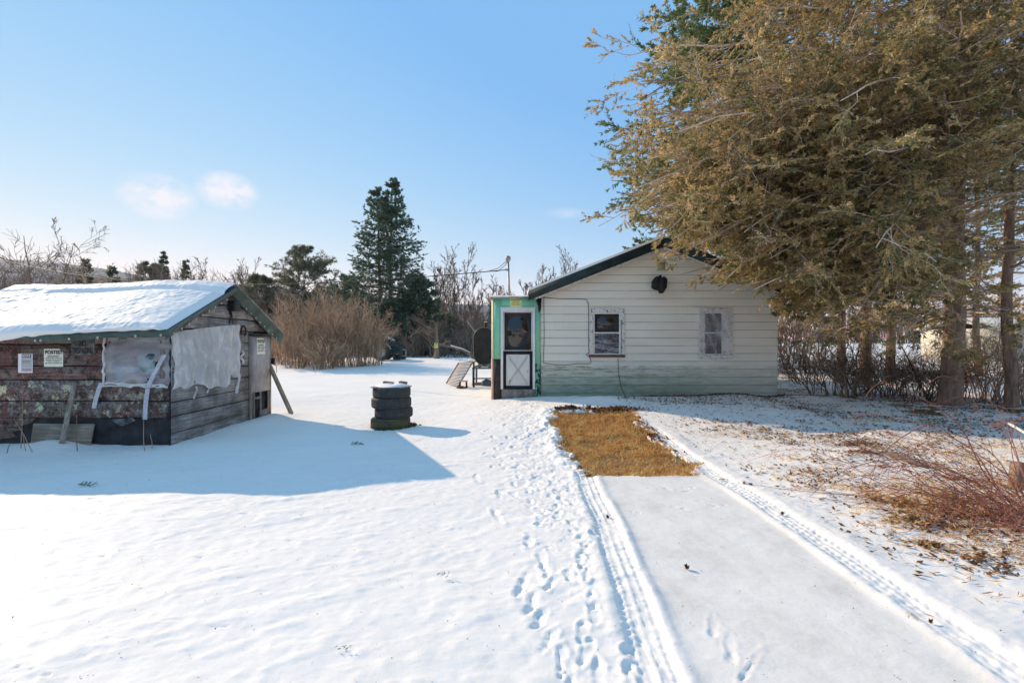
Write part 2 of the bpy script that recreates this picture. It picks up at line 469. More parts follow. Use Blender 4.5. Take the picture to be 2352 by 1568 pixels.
def m_siding():
    n = NT('siding'); p = n.pos()
    z = n.sep(p, 2)
    wob = n.noise(n.pos((0.5, 1, 2)), 2.2, 5, 0.65)
    zz = n.math('ADD', z, n.math('MULTIPLY', n.math('SUBTRACT', wob, 0.5), 0.55))
    cream = n.ramp(n.noise(n.pos((.35, 1, 1.3)), 3, 5), [(0.3, (0.76, 0.725, 0.61)), (0.7, (0.85, 0.815, 0.70))])
    # the paint of the lower courses is a faded mint green
    mint = n.ramp(n.noise(n.pos((1, 1, 2)), 5, 5), [(0.3, (0.22, 0.28, 0.215)), (0.7, (0.33, 0.385, 0.305))])
    mr = n.n.new('ShaderNodeMapRange'); mr.inputs[1].default_value = 1.12; mr.inputs[2].default_value = 0.42; mr.inputs[3].default_value = 0; mr.inputs[4].default_value = 1
    n.lk(zz, mr.inputs[0])
    xm = n.n.new('ShaderNodeMapRange'); xm.inputs[1].default_value = 3.8; xm.inputs[2].default_value = 6.4; xm.inputs[3].default_value = 1; xm.inputs[4].default_value = 0.55
    n.lk(n.sep(p, 0), xm.inputs[0])
    c = n.mix(n.math('MULTIPLY', mr.outputs[0], xm.outputs[0]), cream, mint)
    # algae: strongest at left between z 0.75 and 1.25
    band = n.math('MULTIPLY', n.ramp(z, [(0.0, 0.35), (0.30, 0.4), (0.70, 0.75), (0.95, 1.0), (1.12, 0.7), (1.28, 0.0)]), n.ramp(n.noise(n.pos((0.7, 1, 6)), 4.5, 7, 0.72), [(0.46, 0.0), (0.62, 1.0)]))
    xr = n.n.new('ShaderNodeMapRange'); xr.inputs[1].default_value = 2.8; xr.inputs[2].default_value = 5.5; xr.inputs[3].default_value = 1; xr.inputs[4].default_value = 0.35
    n.lk(n.sep(p, 0), xr.inputs[0])
    alg = n.ramp(n.noise(p, 12, 4), [(0.35, (0.10, 0.12, 0.035)), (0.7, (0.17, 0.19, 0.07))])
    c = n.mix(n.math('MULTIPLY', n.math('MULTIPLY', band, xr.outputs[0]), 0.85), c, alg)
    # dark flecks and a stained foot
    fl = n.math('MULTIPLY', n.ramp(n.noise(n.pos((1, 1, 1.5), (4, 0, 2)), 22, 6, 0.75), [(0.62, 0.0), (0.70, 1.0)]), n.ramp(z, [(0.3, 0.8), (1.15, 0.5), (1.3, 0.0)]))
    c = n.mix(fl, c, (0.05, 0.05, 0.035))
    # thin dirt lines running down the boards
    st = n.ramp(n.noise(n.pos((9, 1, 0.7)), 2.5, 5, 0.7), [(0.55, 0.0), (0.8, 0.18)])
    c = n.mix(st, c, (0.42, 0.40, 0.33))
    # shadow line under each lap's butt edge, painted into the siding colour
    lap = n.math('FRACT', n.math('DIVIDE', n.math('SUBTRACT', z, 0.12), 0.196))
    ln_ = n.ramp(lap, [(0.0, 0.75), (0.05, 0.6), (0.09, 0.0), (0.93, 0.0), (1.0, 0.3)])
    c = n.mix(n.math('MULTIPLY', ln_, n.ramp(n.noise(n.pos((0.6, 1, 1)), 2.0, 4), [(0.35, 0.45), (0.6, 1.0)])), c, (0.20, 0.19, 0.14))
    n.base(c).rough(0.55)
    n.bump(n.noise(n.pos((1, 1, 8)), 9, 5), 0.12, 0.01)
    return n.done(0.35)
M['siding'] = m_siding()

def m_peel(name, paint, under, lo=0.52, sc=14, under_rough=0.9):
    n = NT(name); p = n.pos()
    f = n.ramp(n.noise(n.pos((1, 1, 0.6)), sc, 8, 0.72), [(lo, 0.0), (lo + 0.05, 1.0)])
    pc = n.ramp(n.noise(p, 4, 4), [(0.3, tuple(x * 0.85 for x in paint)), (0.7, paint)])
    n.base(n.mix(f, pc, under)).rough(0.65)
    n.bump(n.math('SUBTRACT', 1.0, f), 0.5, 0.004)
    return n.done(0.3)
M['mint'] = m_peel('mint_paint', (0.26, 0.66, 0.44), (0.06, 0.13, 0.10), 0.66, 12)
M['mint_peeled'] = m_peel('mint_paint_peeled', (0.22, 0.60, 0.40), (0.03, 0.025, 0.022), 0.49, 9)
M['pale_strip'] = m_peel('pale_yellow_paint', (0.72, 0.72, 0.48), (0.2, 0.3, 0.22), 0.60, 20)
M['bare_wood'] = simple('bare_pink_wood', (0.50, 0.33, 0.24), 0.8, 0.12, 20)
M['brown_panel'] = simple('brown_panel', (0.055, 0.042, 0.037), 0.7, 0.2, 10)
M['door_white'] = m_peel('door_white_paint', (0.80, 0.78, 0.74), (0.35, 0.33, 0.32), 0.68, 20)
M['panel_white'] = m_peel('panel_white_paint', (0.74, 0.72, 0.66), (0.30, 0.29, 0.17), 0.60, 9)
M['white_peel'] = m_peel('window_white_paint', (0.74, 0.71, 0.66), (0.20, 0.17, 0.15), 0.55, 16)
M['rust_sill'] = m_peel('rusty_sill_paint', (0.20, 0.06, 0.04), (0.09, 0.05, 0.04), 0.5, 14)
M['sash'] = simple('sash_paint', (0.76, 0.73, 0.68), 0.6, 0.08, 20)

def m_glass():
    n = NT('dark_glass'); p = n.pos()
    n.base(n.ramp(n.noise(n.pos((1, 1, 1)), 1.7, 3), [(0.3, (0.012, 0.010, 0.009)), (0.75, (0.03, 0.023, 0.019))])).rough(0.03)
    n.b.inputs['Specular IOR Level'].default_value = 0.8
    return n.m
M['glass'] = m_glass()

def m_plastic(name, opac=0.5, streak=(1, 1, 1), rot=(0, 0, 0), sc=6, col_=(0.72, 0.74, 0.80), rk=0.45):
    """crumpled clear polythene sheet"""
    n = NT(name); v = n.coord(streak, 'Object', rot)
    f = n.noise(v, sc, 6, 0.55, 0.6)
    ridge = n.ramp(n.math('ABSOLUTE', n.math('SUBTRACT', f, 0.5)), [(0.0, 1.0), (0.035, 0.3), (0.13, 0.0)])
    big = n.noise(n.coord((1, 1, 1)), 2.5, 4)
    a = n.math('ADD', n.math('MULTIPLY', ridge, rk), n.math('MULTIPLY', big, 0.5))
    a = n.math('ADD', a, opac - 0.35, True)
    tr = n.n.new('ShaderNodeBsdfTransparent')
    n.base(col_).rough(0.35)
    n.bump(f, 1.0, 0.06)
    n.b.inputs['Specular IOR Level'].default_value = 0.6
    tl = n.n.new('ShaderNodeBsdfTranslucent'); tl.inputs['Color'].default_value = (*col_, 1)
    m1 = n.n.new('ShaderNodeMixShader'); m1.inputs[0].default_value = 0.25; n.lk(n.b.outputs[0], m1.inputs[1]); n.lk(tl.outputs[0], m1.inputs[2])
    m2 = n.n.new('ShaderNodeMixShader'); n.lk(a, m2.inputs[0]); n.lk(tr.outputs[0], m2.inputs[1]); n.lk(m1.outputs[0], m2.inputs[2])
    n.lk(m2.outputs[0], n.out.inputs['Surface'])
    return n.m
M['sheet_front'] = m_plastic('clear_polythene', 0.50, (0.35, 1, 2.0), (0, 0.7, 0), 1.3, (0.74, 0.73, 0.76), 0.22)
M['sheet_gable'] = m_plastic('cloudy_polythene', 0.78, (1, 1.6, 0.6), (0.35, 0, 0), 2.2, (0.93, 0.91, 0.88), 0.3)
M['sheet_window'] = m_plastic('window_film', 0.22, (0.35, 1, 1.6), (0, -0.35, 0), 7)
M['sheet_window_cloudy'] = m_plastic('cloudy_window_film', 0.30, (.8, 1, .4), (0, 0.5, 0), 1.6, (0.80, 0.79, 0.80), 0.3)

M['cedar'] = m_leaf('cedar_foliage', [(0.22, (0.045, 0.065, 0.025)), (0.42, (0.125, 0.12, 0.05)), (0.60, (0.26, 0.195, 0.09)), (0.80, (0.42, 0.27, 0.13)), (0.96, (0.66, 0.50, 0.32))], 0.42, gain=2.1, nscale=2.6, nk=1.5)
M['pine'] = m_leaf('pine_needles', [(0.25, (0.04, 0.07, 0.03)), (0.5, (0.10, 0.145, 0.05)), (0.8, (0.22, 0.25, 0.09))], 0.4)
M['spruce'] = m_leaf('spruce_needles', [(0.25, (0.022, 0.042, 0.030)), (0.5, (0.042, 0.068, 0.046)), (0.85, (0.09, 0.115, 0.07))], 0.35, gain=2.6)
M['bushpine'] = m_leaf('scrub_pine_needles', [(0.25, (0.04, 0.055, 0.035)), (0.55, (0.085, 0.09, 0.055)), (0.85, (0.17, 0.15, 0.10))], 0.3, gain=2.4)
M['cedar_bark'] = m_bark('cedar_bark', (0.08, 0.052, 0.038), (0.34, 0.23, 0.165), 11)
M['cedar_twig'] = m_bark('cedar_twigs', (0.16, 0.105, 0.075), (0.60, 0.46, 0.36), 3)
M['bark'] = m_bark('grey_bark', (0.07, 0.055, 0.045), (0.20, 0.165, 0.14), 8)
M['twig'] = m_bark('brown_twigs', (0.10, 0.070, 0.050), (0.27, 0.20, 0.145), 2)
M['twig_tan'] = m_bark('tan_stems', (0.15, 0.095, 0.06), (0.50, 0.35, 0.23), 2)
M['twig_dark'] = m_bark('dark_stems', (0.055, 0.038, 0.028), (0.20, 0.135, 0.095), 2)
M['cane'] = m_bark('red_canes', (0.13, 0.045, 0.035), (0.30, 0.12, 0.085), 4)
M['leaf_litter'] = m_leaf('dry_leaves', [(0.2, (0.035, 0.016, 0.010)), (0.5, (0.10, 0.045, 0.022)), (0.8, (0.22, 0.10, 0.04)), (1.0, (0.38, 0.24, 0.09))], 0.1, nscale=3)
M['straw'] = m_leaf('dry_grass', [(0.2, (0.20, 0.105, 0.04)), (0.45, (0.40, 0.21, 0.075)), (0.7, (0.60, 0.36, 0.14)), (1.0, (0.66, 0.50, 0.26))], 0.3, nscale=4.5, nk=1.1, gain=1.55)
# ================================================================== ground
def base_h(x, y):
    z = 0.2 * S((x + 2.0) / 3.0) * S((y - 6.5) / 4.0) + 0.2 * S((y - 10.5) / 4) * (1 - S((x + 2.0) / 3.0))
    z = z + 0.28 * S((y - 17) / 16) + 0.80 * S((y - 38) / 90)
    z = z + 0.05 * fbm(x * 0.35, y * 0.35, 2) * S((y - 2) / 3)
    # drift along the foot of the house wall and the hump at the head of the driveway
    z = z + 0.05 * np.exp(-((y - 11.7) / 0.35) ** 2) * S((x - 0.4) / .5) * (0.8 + 1.2 * vn(x * 1.3, y * 0 + 3))
    z = z + 0.13 * np.exp(-((y - 11.1) / 0.32) ** 2 - ((x - 2.05) / 0.75) ** 2)
    # snow banked against the shed
    z = z + 0.10 * np.exp(-((y - 7.3) / 0.28) ** 2 - ((x + 6.95) / 0.40) ** 2)
    z = z + 0.06 * np.exp(-((x + 5.0) / 0.35) ** 2) * S((y - 8.2) / 1.0) * S((11.0 - y) / .6)
    # uneven bank under the trees on the right
    z = z + 0.10 * fbm(x * 0.6 + 3, y * 0.6, 3) * S((x - 3.4) / 2) * S((y - 3.5) / 3) * S((16 - y) / 4)
    return z

def in_patch(x, y):
    e = 0.17 * fbm(x * 2.6, y * 2.6, 3) + 0.17 * fbm(x * 8, y * 8, 4)
    jag = 0.12 * fbm(x * 8, y * 0 + 9, 4)
    left = 0.80 + e; right = 2.34 + e + 0.10 * vn(y * 1.2, y * 0)
    top = 9.75 + e * 1.5
    d = np.minimum(np.minimum(x - left, right - x), np.minimum(y - (5.78 + jag * .5), top - y))
    return d

def left_track(y): return 0.724 + (y - 2.27) * 0.045 + 0.012 * np.sin(y * 1.9) + .006 * np.sin(y * 4.7)
def right_track(y): return 2.445 + 0.014 * np.sin(y * 1.6 + 1) + .006 * np.sin(y * 4.1)

_prints = []
DPK = 0.42
def pr(px, py, ln=0.28, wd=0.11, ang=None, dp=0.035, h=0.0):
    D = 1110 * (CAMH - h) / (py - 784); x = (px - 1176) * D / 1110
    _prints.append((x, D, ln * .74, wd * .62, random.uniform(-.35, .25) if ang is None else ang, dp))
random.seed(3)
def z4(x, y): return 1013.8 + .2909 * x, 895.5 + .2909 * y
def z5(x, y): return 1098.2 + .533 * x, 1182.7 + .533 * y
def z8(x, y): return .467 * x, 929.3 + .467 * y
for x, y in ((340,150),(420,160),(430,180),(400,215),(640,190),(505,260),(360,285),(410,330),(690,290),(700,320),(435,435),(340,470),(430,490),(395,570),(470,550),(600,560),(670,550),(735,570),(610,640),(735,640),(570,690),(650,240),(760,350),(520,330),(560,420),(480,400),(600,330),(800,300),(690,430)):
    a, b = z4(x, y); pr(a, b, 0.27, 0.10, None, 0.035, 0.13 if y < 350 else .06)
for x, y, ln in ((280,690,.5),(455,820,.45),(575,820,.3),(690,780,.35),(850,810,.4),(1010,800,.3),(440,1000,.5),(780,960,.3),(900,930,.3),(920,990,.3),(780,1040,.3),(1050,1080,.4),(690,1200,.4),(800,1350,.5),(1100,1190,.3),(1200,1160,.25),(1130,1260,.3),(1090,1340,.3),(1000,1480,.25),(1130,1450,.3),(950,870,.3),(700,870,.2),(1020,880,.25)):
    a, b = z4(x, y); pr(a, b, ln, 0.11, None, 0.04)
for x, y, ln in ((490,370,.26),(500,430,.28),(445,510,.28),(460,590,.3),(520,690,.3),(650,600,.2),(655,690,.25),(190,300,.45),(235,380,.4),(320,300,.3),(300,250,.3),(390,270,.14),(270,450,.35),(310,540,.3),(360,620,.3),(395,690,.28),(470,150,.28),(440,200,.3),(475,260,.3),(1010,475,.30),(1085,560,.34)):
    a, b = z5(x, y); pr(a, b, ln, 0.095, random.uniform(-.5, -.1), 0.035 if x < 900 else .018)
a, b = z5(1180, 630); pr(a, b, .4, .05, -.75, .025)
for x, y in ((1480,950),(1530,960),(1590,915),(1850,920),(1920,940),(2030,875),(1920,770),(1970,770),(1930,800),(2140,915),(2220,910),(1650,775),(1790,780)):
    a, b = z4(x, y); pr(a, b, .13, .045, random.uniform(.7, 1.4), .022)
for x, y in ((85,1300),(155,1315),(240,1340),(160,1362)):
    a, b = z8(x, y); pr(a, b, .075, .055, 1.2, .035)
for x, y, ln in ((390,750,.3),(550,748,.25),(550,756,.22),(1285,700,.14),(1450,668,.2),(1445,678,.18),(2100,626,.14),(2255,612,.14),(2250,620,.1),(1483,1193,.1),(410,462,.5),(550,482,.4),(50,565,.35),(30,495,.4),(1060,1100,.2),(850,1070,.2),(950,750,.2),(1190,540,.15),(1020,375,.3),(2290,258,.3),(560,1160,.2)):
    a, b = z8(x, y); pr(a, b, ln, .05, random.uniform(1.3, 1.7), .018)
# scuffed path to the porch
for i in range(110):
    t = i / 110
    px = 1330 - 190 * t + random.uniform(-55, 45); py = 1330 - 400 * t ** .8 + random.uniform(-10, 10)
    pr(px, py, random.uniform(.05, .22), random.uniform(.03, .07), random.uniform(-1.2, 1.2), random.uniform(.008, .022), .1 * t)

def axis(segs):
    out = [segs[0][0]]
    for a, b, st in segs:
        n = max(1, int(round((b - a) / st)))
        out += list(a + (b - a) * (np.arange(1, n + 1) / n))
    return np.array(out)
def geo(a, b, s0, g):
    out = []; x = a; s = s0
    while x < b: x += s; s *= g; out.append(x)
    return np.array(out)
xs = axis([(-10, -3, .03), (-3, 0.2, .018), (0.2, 2.75, .012), (2.75, 5, .022), (5, 13, .04)])
xs = np.concatenate([-geo(10, 700, .06, 1.12)[::-1], xs, geo(13, 700, .07, 1.12)])
ys = axis([(1.2, 5.8, .0125), (5.8, 10, .022), (10, 14, .035)])
ys = np.concatenate([(-geo(-1.2, 60, .05, 1.2)[::-1]), ys, geo(14, 700, .06, 1.06)])
X, Y = np.meshgrid(xs, ys)
Z = base_h(X, Y)
near = S((16 - Y) / 4) * S((14 - np.abs(X)) / 3)
# wind-packed texture of the snow: long low ripples, then crust
ca, sa = math.cos(0.45), math.sin(0.45)
U_ = X * ca + Y * sa; W_ = -X * sa + Y * ca
drv = S((X - (left_track(Y) + .12)) / .08) * S((2.33 - X) / .08) * S((5.9 - Y) / .1)
txt = near * (1 - 0.75 * drv)
Z += txt * (0.020 * fbm(U_ * 0.8, W_ * 1.5, 2) + 0.019 * np.maximum(fbm(U_ * 2.0 + 5, W_ * 5.0, 3) - .12, 0) + 0.010 * np.maximum(fbm(U_ * 5.0 + 5, W_ * 9.0, 3) - .1, 0) + 0.006 * fbm(X * 11, Y * 11, 3) + 0.010 * np.maximum(fbm(X * 19, Y * 23, 3) - .22, 0))
Z += 0.10 * fbm(X * 0.25, Y * 0.3, 3) * S((Y - 14) / 6) * S((120 - Y) / 40)
# ruts with tread
def rut(cx, hw, dx_lug, kind):
    d = X - cx
    a = np.abs(d)
    yy = (Y > 0.5) & (Y < 5.9) if kind == 'l' else (Y > 0.5) & (Y < 9.2)
    inside = S((hw - a) / .018 + .5)
    fade = S((9.2 - Y) / 2) if kind == 'r' else 1.0
    ribs = 0.0050 * np.cos(d / (hw * 2) * 2 * PI * 4)
    if kind == 'l':
        lug = 0.010 * (np.sin((Y + a * .5) * 2 * PI / 0.062) > 0.0) * (a > hw * .5)
        ribs = ribs + 0.010 * ((np.abs(np.abs(d) - hw * .24) < .010) | (np.abs(np.abs(d) - hw * .02) < .006)) * (.6 + .8 * vn(X * 3, Y * 12)) - 0.002
    else:
        lug = 0.010 * (np.sin((Y + np.sign(np.sin(d / hw * 2 * PI)) * d * .9) * 2 * PI / 0.075) > 0.2)
    depth = (-0.019 if kind == 'l' else -0.012) + (ribs + lug * .7) * (.8 if kind == 'l' else .55) * (1 + 1.1 * vn(X * 5 + 3, Y * 2.2))
    berm = 0.012 * np.exp(-((a - hw - .05) / .045) ** 2) * (0.6 + 0.8 * vn(X * 4, Y * 4))
    if kind == 'r': berm = berm + 0.018 * np.exp(-((d - hw - .12) / .10) ** 2) * (0.8 + .5 * vn(X * 3, Y * 3))
    rough_ = 0.010 * fbm(X * 14, Y * 14, 3)
    depth = depth + (0.007 * np.exp(-((a - hw * .9) / .02) ** 2))
    return np.where(yy, (depth + rough_) * inside * fade + berm * (1 - inside) * fade, 0)
Z += rut(left_track(Y), 0.112, .05, 'l') + rut(right_track(Y), 0.105, .05, 'r')
Z -= 0.012 * drv
for (fx, fy, ln, wd, an, dp) in _prints:
    r = ln + .18
    i0, i1 = np.searchsorted(xs, fx - r), np.searchsorted(xs, fx + r)
    j0, j1 = np.searchsorted(ys, fy - r), np.searchsorted(ys, fy + r)
    if i1 - i0 < 2 or j1 - j0 < 2: continue
    sx = X[j0:j1, i0:i1] - fx; sy = Y[j0:j1, i0:i1] - fy
    c, s_ = math.cos(an), math.sin(an)
    u = sx * c + sy * s_; v = -sx * s_ + sy * c
    wl = wd / 2 * (1 - 0.30 * np.exp(-((v + ln * .12) / (ln * .16)) ** 2))
    q = np.sqrt((u / wl) ** 2 + (np.abs(v) / (ln / 2)) ** 3)
    q = q + 0.75 * fbm(sx * 17 + fx * 9, sy * 17 + fy * 5, 4)
    hl = .55 + .45 * np.cos(v / ln * 4.5 + fx * 7)
    dep = -dp * DPK * S((1.12 - q) / .35) * hl * (1 + 1.6 * vn(sx * 34 + fy, sy * 34)) + dp * .22 * np.exp(-((q - 1.4) / .3) ** 2) * (.5 + vn(sx * 26 + fy, sy * 22 + fx))
    Z[j0:j1, i0:i1] += dep
# trampled snow by the porch and along the path
tr = np.exp(-((X - (0.62 - (Y - 4) * .07)) / .62) ** 2) * S((Y - 3.2) / 2) * S((12.4 - Y) / .8) * (X < .78)
Z += tr * (0.022 * fbm(X * 5, Y * 4, 3) + 0.022 * np.maximum(fbm(X * 15, Y * 9, 3) - .05, 0) + 0.008 * fbm(X * 30, Y * 26, 2))
dpa = in_patch(X, Y)
bare = S(dpa / .05 + .5)
Z += np.where(bare > 0, -0.055 * bare + 0.014 * bare * fbm(X * 9, Y * 9, 3), 0) + 0.05 * np.exp(-((dpa + .12) / .09) ** 2) * (X < 1.6) * (Y > 6.3) * (0.9 + vn(X * 5, Y * 5))
# thinly covered strip beyond the head of the patch and by the trees
bare2 = S((fbm(X * 1.8 + 4, Y * 2.6, 4) * 1.0 - 0.20) / .10) * S((X - 6.9) / 1.5) * S((Y - 7.8 - (X - 7) * .15) / 1.2) * S((14.5 - Y) / 3) * 0.8
bare = np.maximum(bare, bare2)
dirt = np.maximum(S((X - 2.6) / 1.2) * S((Y - 2.4) / 2.2) * S((15 - Y) / 2), 0.30 * tr)
dirt = np.maximum(dirt, 0.10 * near)

def H(x, y):
    """height of the finished ground (bilinear in the mesh grid)"""
    x = np.atleast_1d(np.asarray(x, float)); y = np.atleast_1d(np.asarray(y, float))
    i = np.clip(np.searchsorted(xs, x) - 1, 0, len(xs) - 2); j = np.clip(np.searchsorted(ys, y) - 1, 0, len(ys) - 2)
    fx = (x - xs[i]) / (xs[i + 1] - xs[i]); fy = (y - ys[j]) / (ys[j + 1] - ys[j])
    return (Z[j, i] * (1 - fx) + Z[j, i + 1] * fx) * (1 - fy) + (Z[j + 1, i] * (1 - fx) + Z[j + 1, i + 1] * fx) * fy
def h1(x, y): return float(H(x, y)[0])
def gp(px, py):
    """point of the ground seen at a pixel of the photograph"""
    h = 0.1
    for _ in range(12):
        D = 1110 * (CAMH - h) / max(py - 784, 4); x = (px - 1176) * D / 1110; h = 0.5 * h + 0.5 * h1(x, D)
    return x, D, h1(x, D)

nx, ny = len(xs), len(ys)
I = np.arange(nx * ny).reshape(ny, nx)
Fq = np.stack([I[:-1, :-1], I[:-1, 1:], I[1:, 1:], I[1:, :-1]], axis=-1).reshape(-1, 4)
me = np_mesh('snowy_ground', np.stack([X, Y, Z], -1).reshape(-1, 3), [Fq], True,
             {'drive': drv.ravel(), 'bare': bare.ravel(), 'dirt': dirt.ravel()})
tag(link('ground', me, M['ground']), kind='structure')

# wooded hill on the horizon
mb = MB()
def hill(u, v):
    px = -900 + 2500 * u
    top = 0.30 * 598 + 0
    prof = np.interp(px, [-900, -200, 0, 120, 250, 330, 450, 640, 900, 1600], [590, 585, 598, 603, 618, 636, 652, 662, 690, 735])
    D = 420 + 230 * v
    zt = CAMH + (784 - prof) * 640 / 1110
    z = (zt + 1.5 * float(vn(np.array(px * .02), np.array(v * 3.0))) + 2.2 * float(fbm(np.array(px * .9), np.array(v * 19.0), 3))) * (math.sin(v * PI * .5) ** 0.8)
    return ((px - 1176) * 640 / 1110, D, z)
mb.grid(hill, 400, 24)
n = NT('hill_woods'); p = n.pos((1, 1, 1))
n.base(n.ramp(n.noise(n.pos((.5, .2, .2)), 0.9, 8, 0.8), [(0.33, (0.10, 0.095, 0.105)), (0.5, (0.17, 0.16, 0.17)), (0.66, (0.28, 0.27, 0.29))])).rough(0.95)
tag(mb.build('hill', n.m, smooth=True), kind='structure')
# ================================================================== writing
def text_mesh(body, size, name='lettering', sx=1.0, bold=0.0, spacing=1.0):
    cu = bpy.data.curves.new(name, 'FONT'); cu.body = body; cu.size = size; cu.offset = bold; cu.extrude = 0.0008
    cu.align_x = 'CENTER'; cu.align_y = 'CENTER'; cu.space_character = spacing
    o = bpy.data.objects.new(name, cu); col.objects.link(o)
    dg = bpy.context.evaluated_depsgraph_get(); dg.update()
    me = bpy.data.meshes.new_from_object(o.evaluated_get(dg))
    bpy.data.objects.remove(o); bpy.data.curves.remove(cu)
    for v in me.vertices: v.co.x *= sx
    me.name = name
    return me

def sheet_paper(w, h, curl=0.006, torn=None, n=10):
    """paper in the local x-z plane facing -y; torn = corner to fold away"""
    mb = MB()
    def fn(u, v):
        x = (u - .5) * w; z = (v - .5) * h
        y = -0.004 - curl * (abs(math.sin(u * 5 + v * 3)) * .5 + (2 * abs(u - .5)) ** 4 * .8) 
        if torn and u > .80 and v > .86: x -= (u - .80) * w * .55; z -= (v - .86) * h * .5
        return (x, y, z)
    mb.grid(fn, n, n)
    return mb

def posted(loc, rot, w, h, mat, label, txt='POSTED', gap=0.0, group='posted notices'):
    r = empty('posted_sign', loc); r.rotation_euler = rot
    tag(r, label, 'sign', group)
    sheet_paper(w, h, .004, torn=True).build('paper', M[mat], r, smooth=True)
    me = text_mesh(txt, h * .28, sx=1.0, bold=h * .006, spacing=1.0)
    bw = max(v.co.x for v in me.vertices) - min(v.co.x for v in me.vertices)
    for v in me.vertices: v.co.x *= w * .86 / bw
    o = link('lettering', me, M['ink'], r); o.rotation_euler = (PI / 2, 0, 0); o.location = (0, -0.013, h * .30)
    lines = [('PRIVATE PROPERTY', .10, .62), ('HUNTING, FISHING, TRAPPING OR', .065, .86), ('TRESPASSING FOR ANY PURPOSE', .065, .86), ('IS STRICTLY FORBIDDEN', .065, .66), ('VIOLATORS WILL BE PROSECUTED', .065, .86)]
    for i, (t, s, ww) in enumerate(lines):
        me = text_mesh(t, h * s * .95)
        bw = max(v.co.x for v in me.vertices) - min(v.co.x for v in me.vertices)
        for v in me.vertices: v.co.x *= w * ww / bw
        o = link('fine_print', me, M['ink'], r); o.rotation_euler = (PI / 2, 0, 0); o.location = (0, -0.012, h * (.08 - .095 * i))
    return r

M['teal_pale'] = simple('pale_teal', (0.25, 0.36, 0.36), 0.7, 0.3, 6)
# ================================================================== shed
SX0, SX1, SY0, SY1 = -9.1, -5.26, 7.46, 10.50
RY, RZ, RS = 8.98, 2.60, 0.466
def roof_z(y): return RZ - RS * abs(y - RY)
def sag(x): return -0.06 * max(0., min(1.5, (-5.3 - x) / 2.6)) ** 1.3
def sag_eave(x): return -0.13 * max(0., min(1.5, (-5.1 - x) / 2.8)) ** 1.2

shed = empty('weathered_shed', (0, 0, 0))
tag(shed, 'weathered board shed with snow covered roof and plastic sheeting over its corner windows', 'shed')
rng = random.Random(5)
zs = [1.555, 1.22, 1.01, 0.68, 0.42]
mb = MB()
edges_ = [1.80] + zs
for i in range(len(edges_) - 1):
    t, b = edges_[i], edges_[i + 1]
    x = SX0
    off = rng.uniform(-.004, .004)
    # slightly wavy lower edges
    n = 26
    poly = [(SX0, 0, t - .009)] + [(SX1 - .02, 0, t - .009)]
    low = [(SX1 - .02 - (SX1 - SX0 - .02) * k / n, 0, b + .009 + 0.008 * math.sin(k * 1.7 + i * 2) * math.sin(k * .6)) for k in range(n + 1)]
    mb.prism(poly + low, (0, SY0 - .012 + off, 0), (0, SY0 + .02, 0))
wall = mb.build('front_wall', M['red_boards'], shed)
# broken remains of the lowest board at the left
mb = MB()
pts = [(SX0, .42), (-7.35, .42), (-7.42, .34), (-7.6, .30), (-7.55, .24), (-7.72, .2), (-7.62, .12), (-7.85, .10), (-8.2, .02), (SX0, 0)]
mb.prism([(x, 0, z) for x, z in pts], (0, SY0 - .008, 0), (0, SY0 + .012, 0))
mb.build('broken_board', M['red_boards'], shed)
mb = MB()
def tp(u, v):
    x = SX0 + (SX1 - .012 - SX0) * u; z = -.15 + .60 * v
    return (x, SY0 + .016 + .010 * math.sin(x * 9) * math.sin(z * 8) - .012 * (1 - v), z)
mb.grid(tp, 60, 8)
mb.build('tar_paper', M['tarpaper'], shed, smooth=True)
mb = MB(); mb.prism([(-6.15, 0, .40), (-5.85, 0, .43), (-5.78, 0, .385), (-5.9, 0, .33), (-6.0, 0, .30), (-6.1, 0, .345)], (0, SY0 - .03, 0), (0, SY0 - .02, 0))
mb.build('torn_flap', M['faded_sign'], shed)
mb = MB(); mb.box(SX1 - .020, SX1 + .004, SY0 - .028, SY0 - .013, .0, 1.78)
mb.build('corner_board', M['tarpaper'], shed)
mb = MB(); mb.box(-5.55, -5.36, SY0 - .03, SY0 - .014, .69, 0.97)
mb.build('patch_board', M['red_boards'], shed)

def clip(poly, f):
    out = []
    for i in range(len(poly)):
        a, b = poly[i], poly[(i + 1) % len(poly)]
        fa, fb = f(a), f(b)
        if fa >= 0: out.append(a)
        if (fa > 0 > fb) or (fa < 0 < fb):
            t = fa / (fa - fb); out.append((a[0] + (b[0] - a[0]) * t, a[1] + (b[1] - a[1]) * t))
    return out
mb = MB()
gz = [-.15, .175, .437, .66, .90, 1.12, 1.35, 1.57, 1.80, 2.02, 2.26, 2.6]
for i in range(len(gz) - 1):
    cuts = [SY0 - .012, SY1]
    if i == 8: cuts = [SY0 - .012, 8.35, SY1]
    if i == 9: cuts = [SY0, 8.55, 9.62, SY1]
    if i in (5, 6, 7): cuts = [SY0 - .012, 9.5, SY1]
    for j in range(len(cuts) - 1):
        if i < 8 and j == len(cuts) - 2: y1 = 9.66
        else: y1 = cuts[j + 1]
        tl = rng.uniform(-.008, .008)
        poly = [(cuts[j] + .004, gz[i] + .009), (y1 - .004, gz[i] + .009 + tl), (y1 - .004, gz[i + 1] - .008 + tl), (cuts[j] + .004, gz[i + 1] - .008)]
        for f in (lambda q: RZ - .03 - RS * (q[0] - RY) - q[1], lambda q: RZ - .03 + RS * (q[0] - RY) - q[1]): poly = clip(poly, f)
        if len(poly) < 3: continue
        o = rng.uniform(0, .006)
        mb.prism([(0, a, b) for a, b in poly], (SX1 - .02 + o, 0, 0), (SX1 + .006 + o, 0, 0))
mb.build('gable_wall', M['grey_boards'], shed)
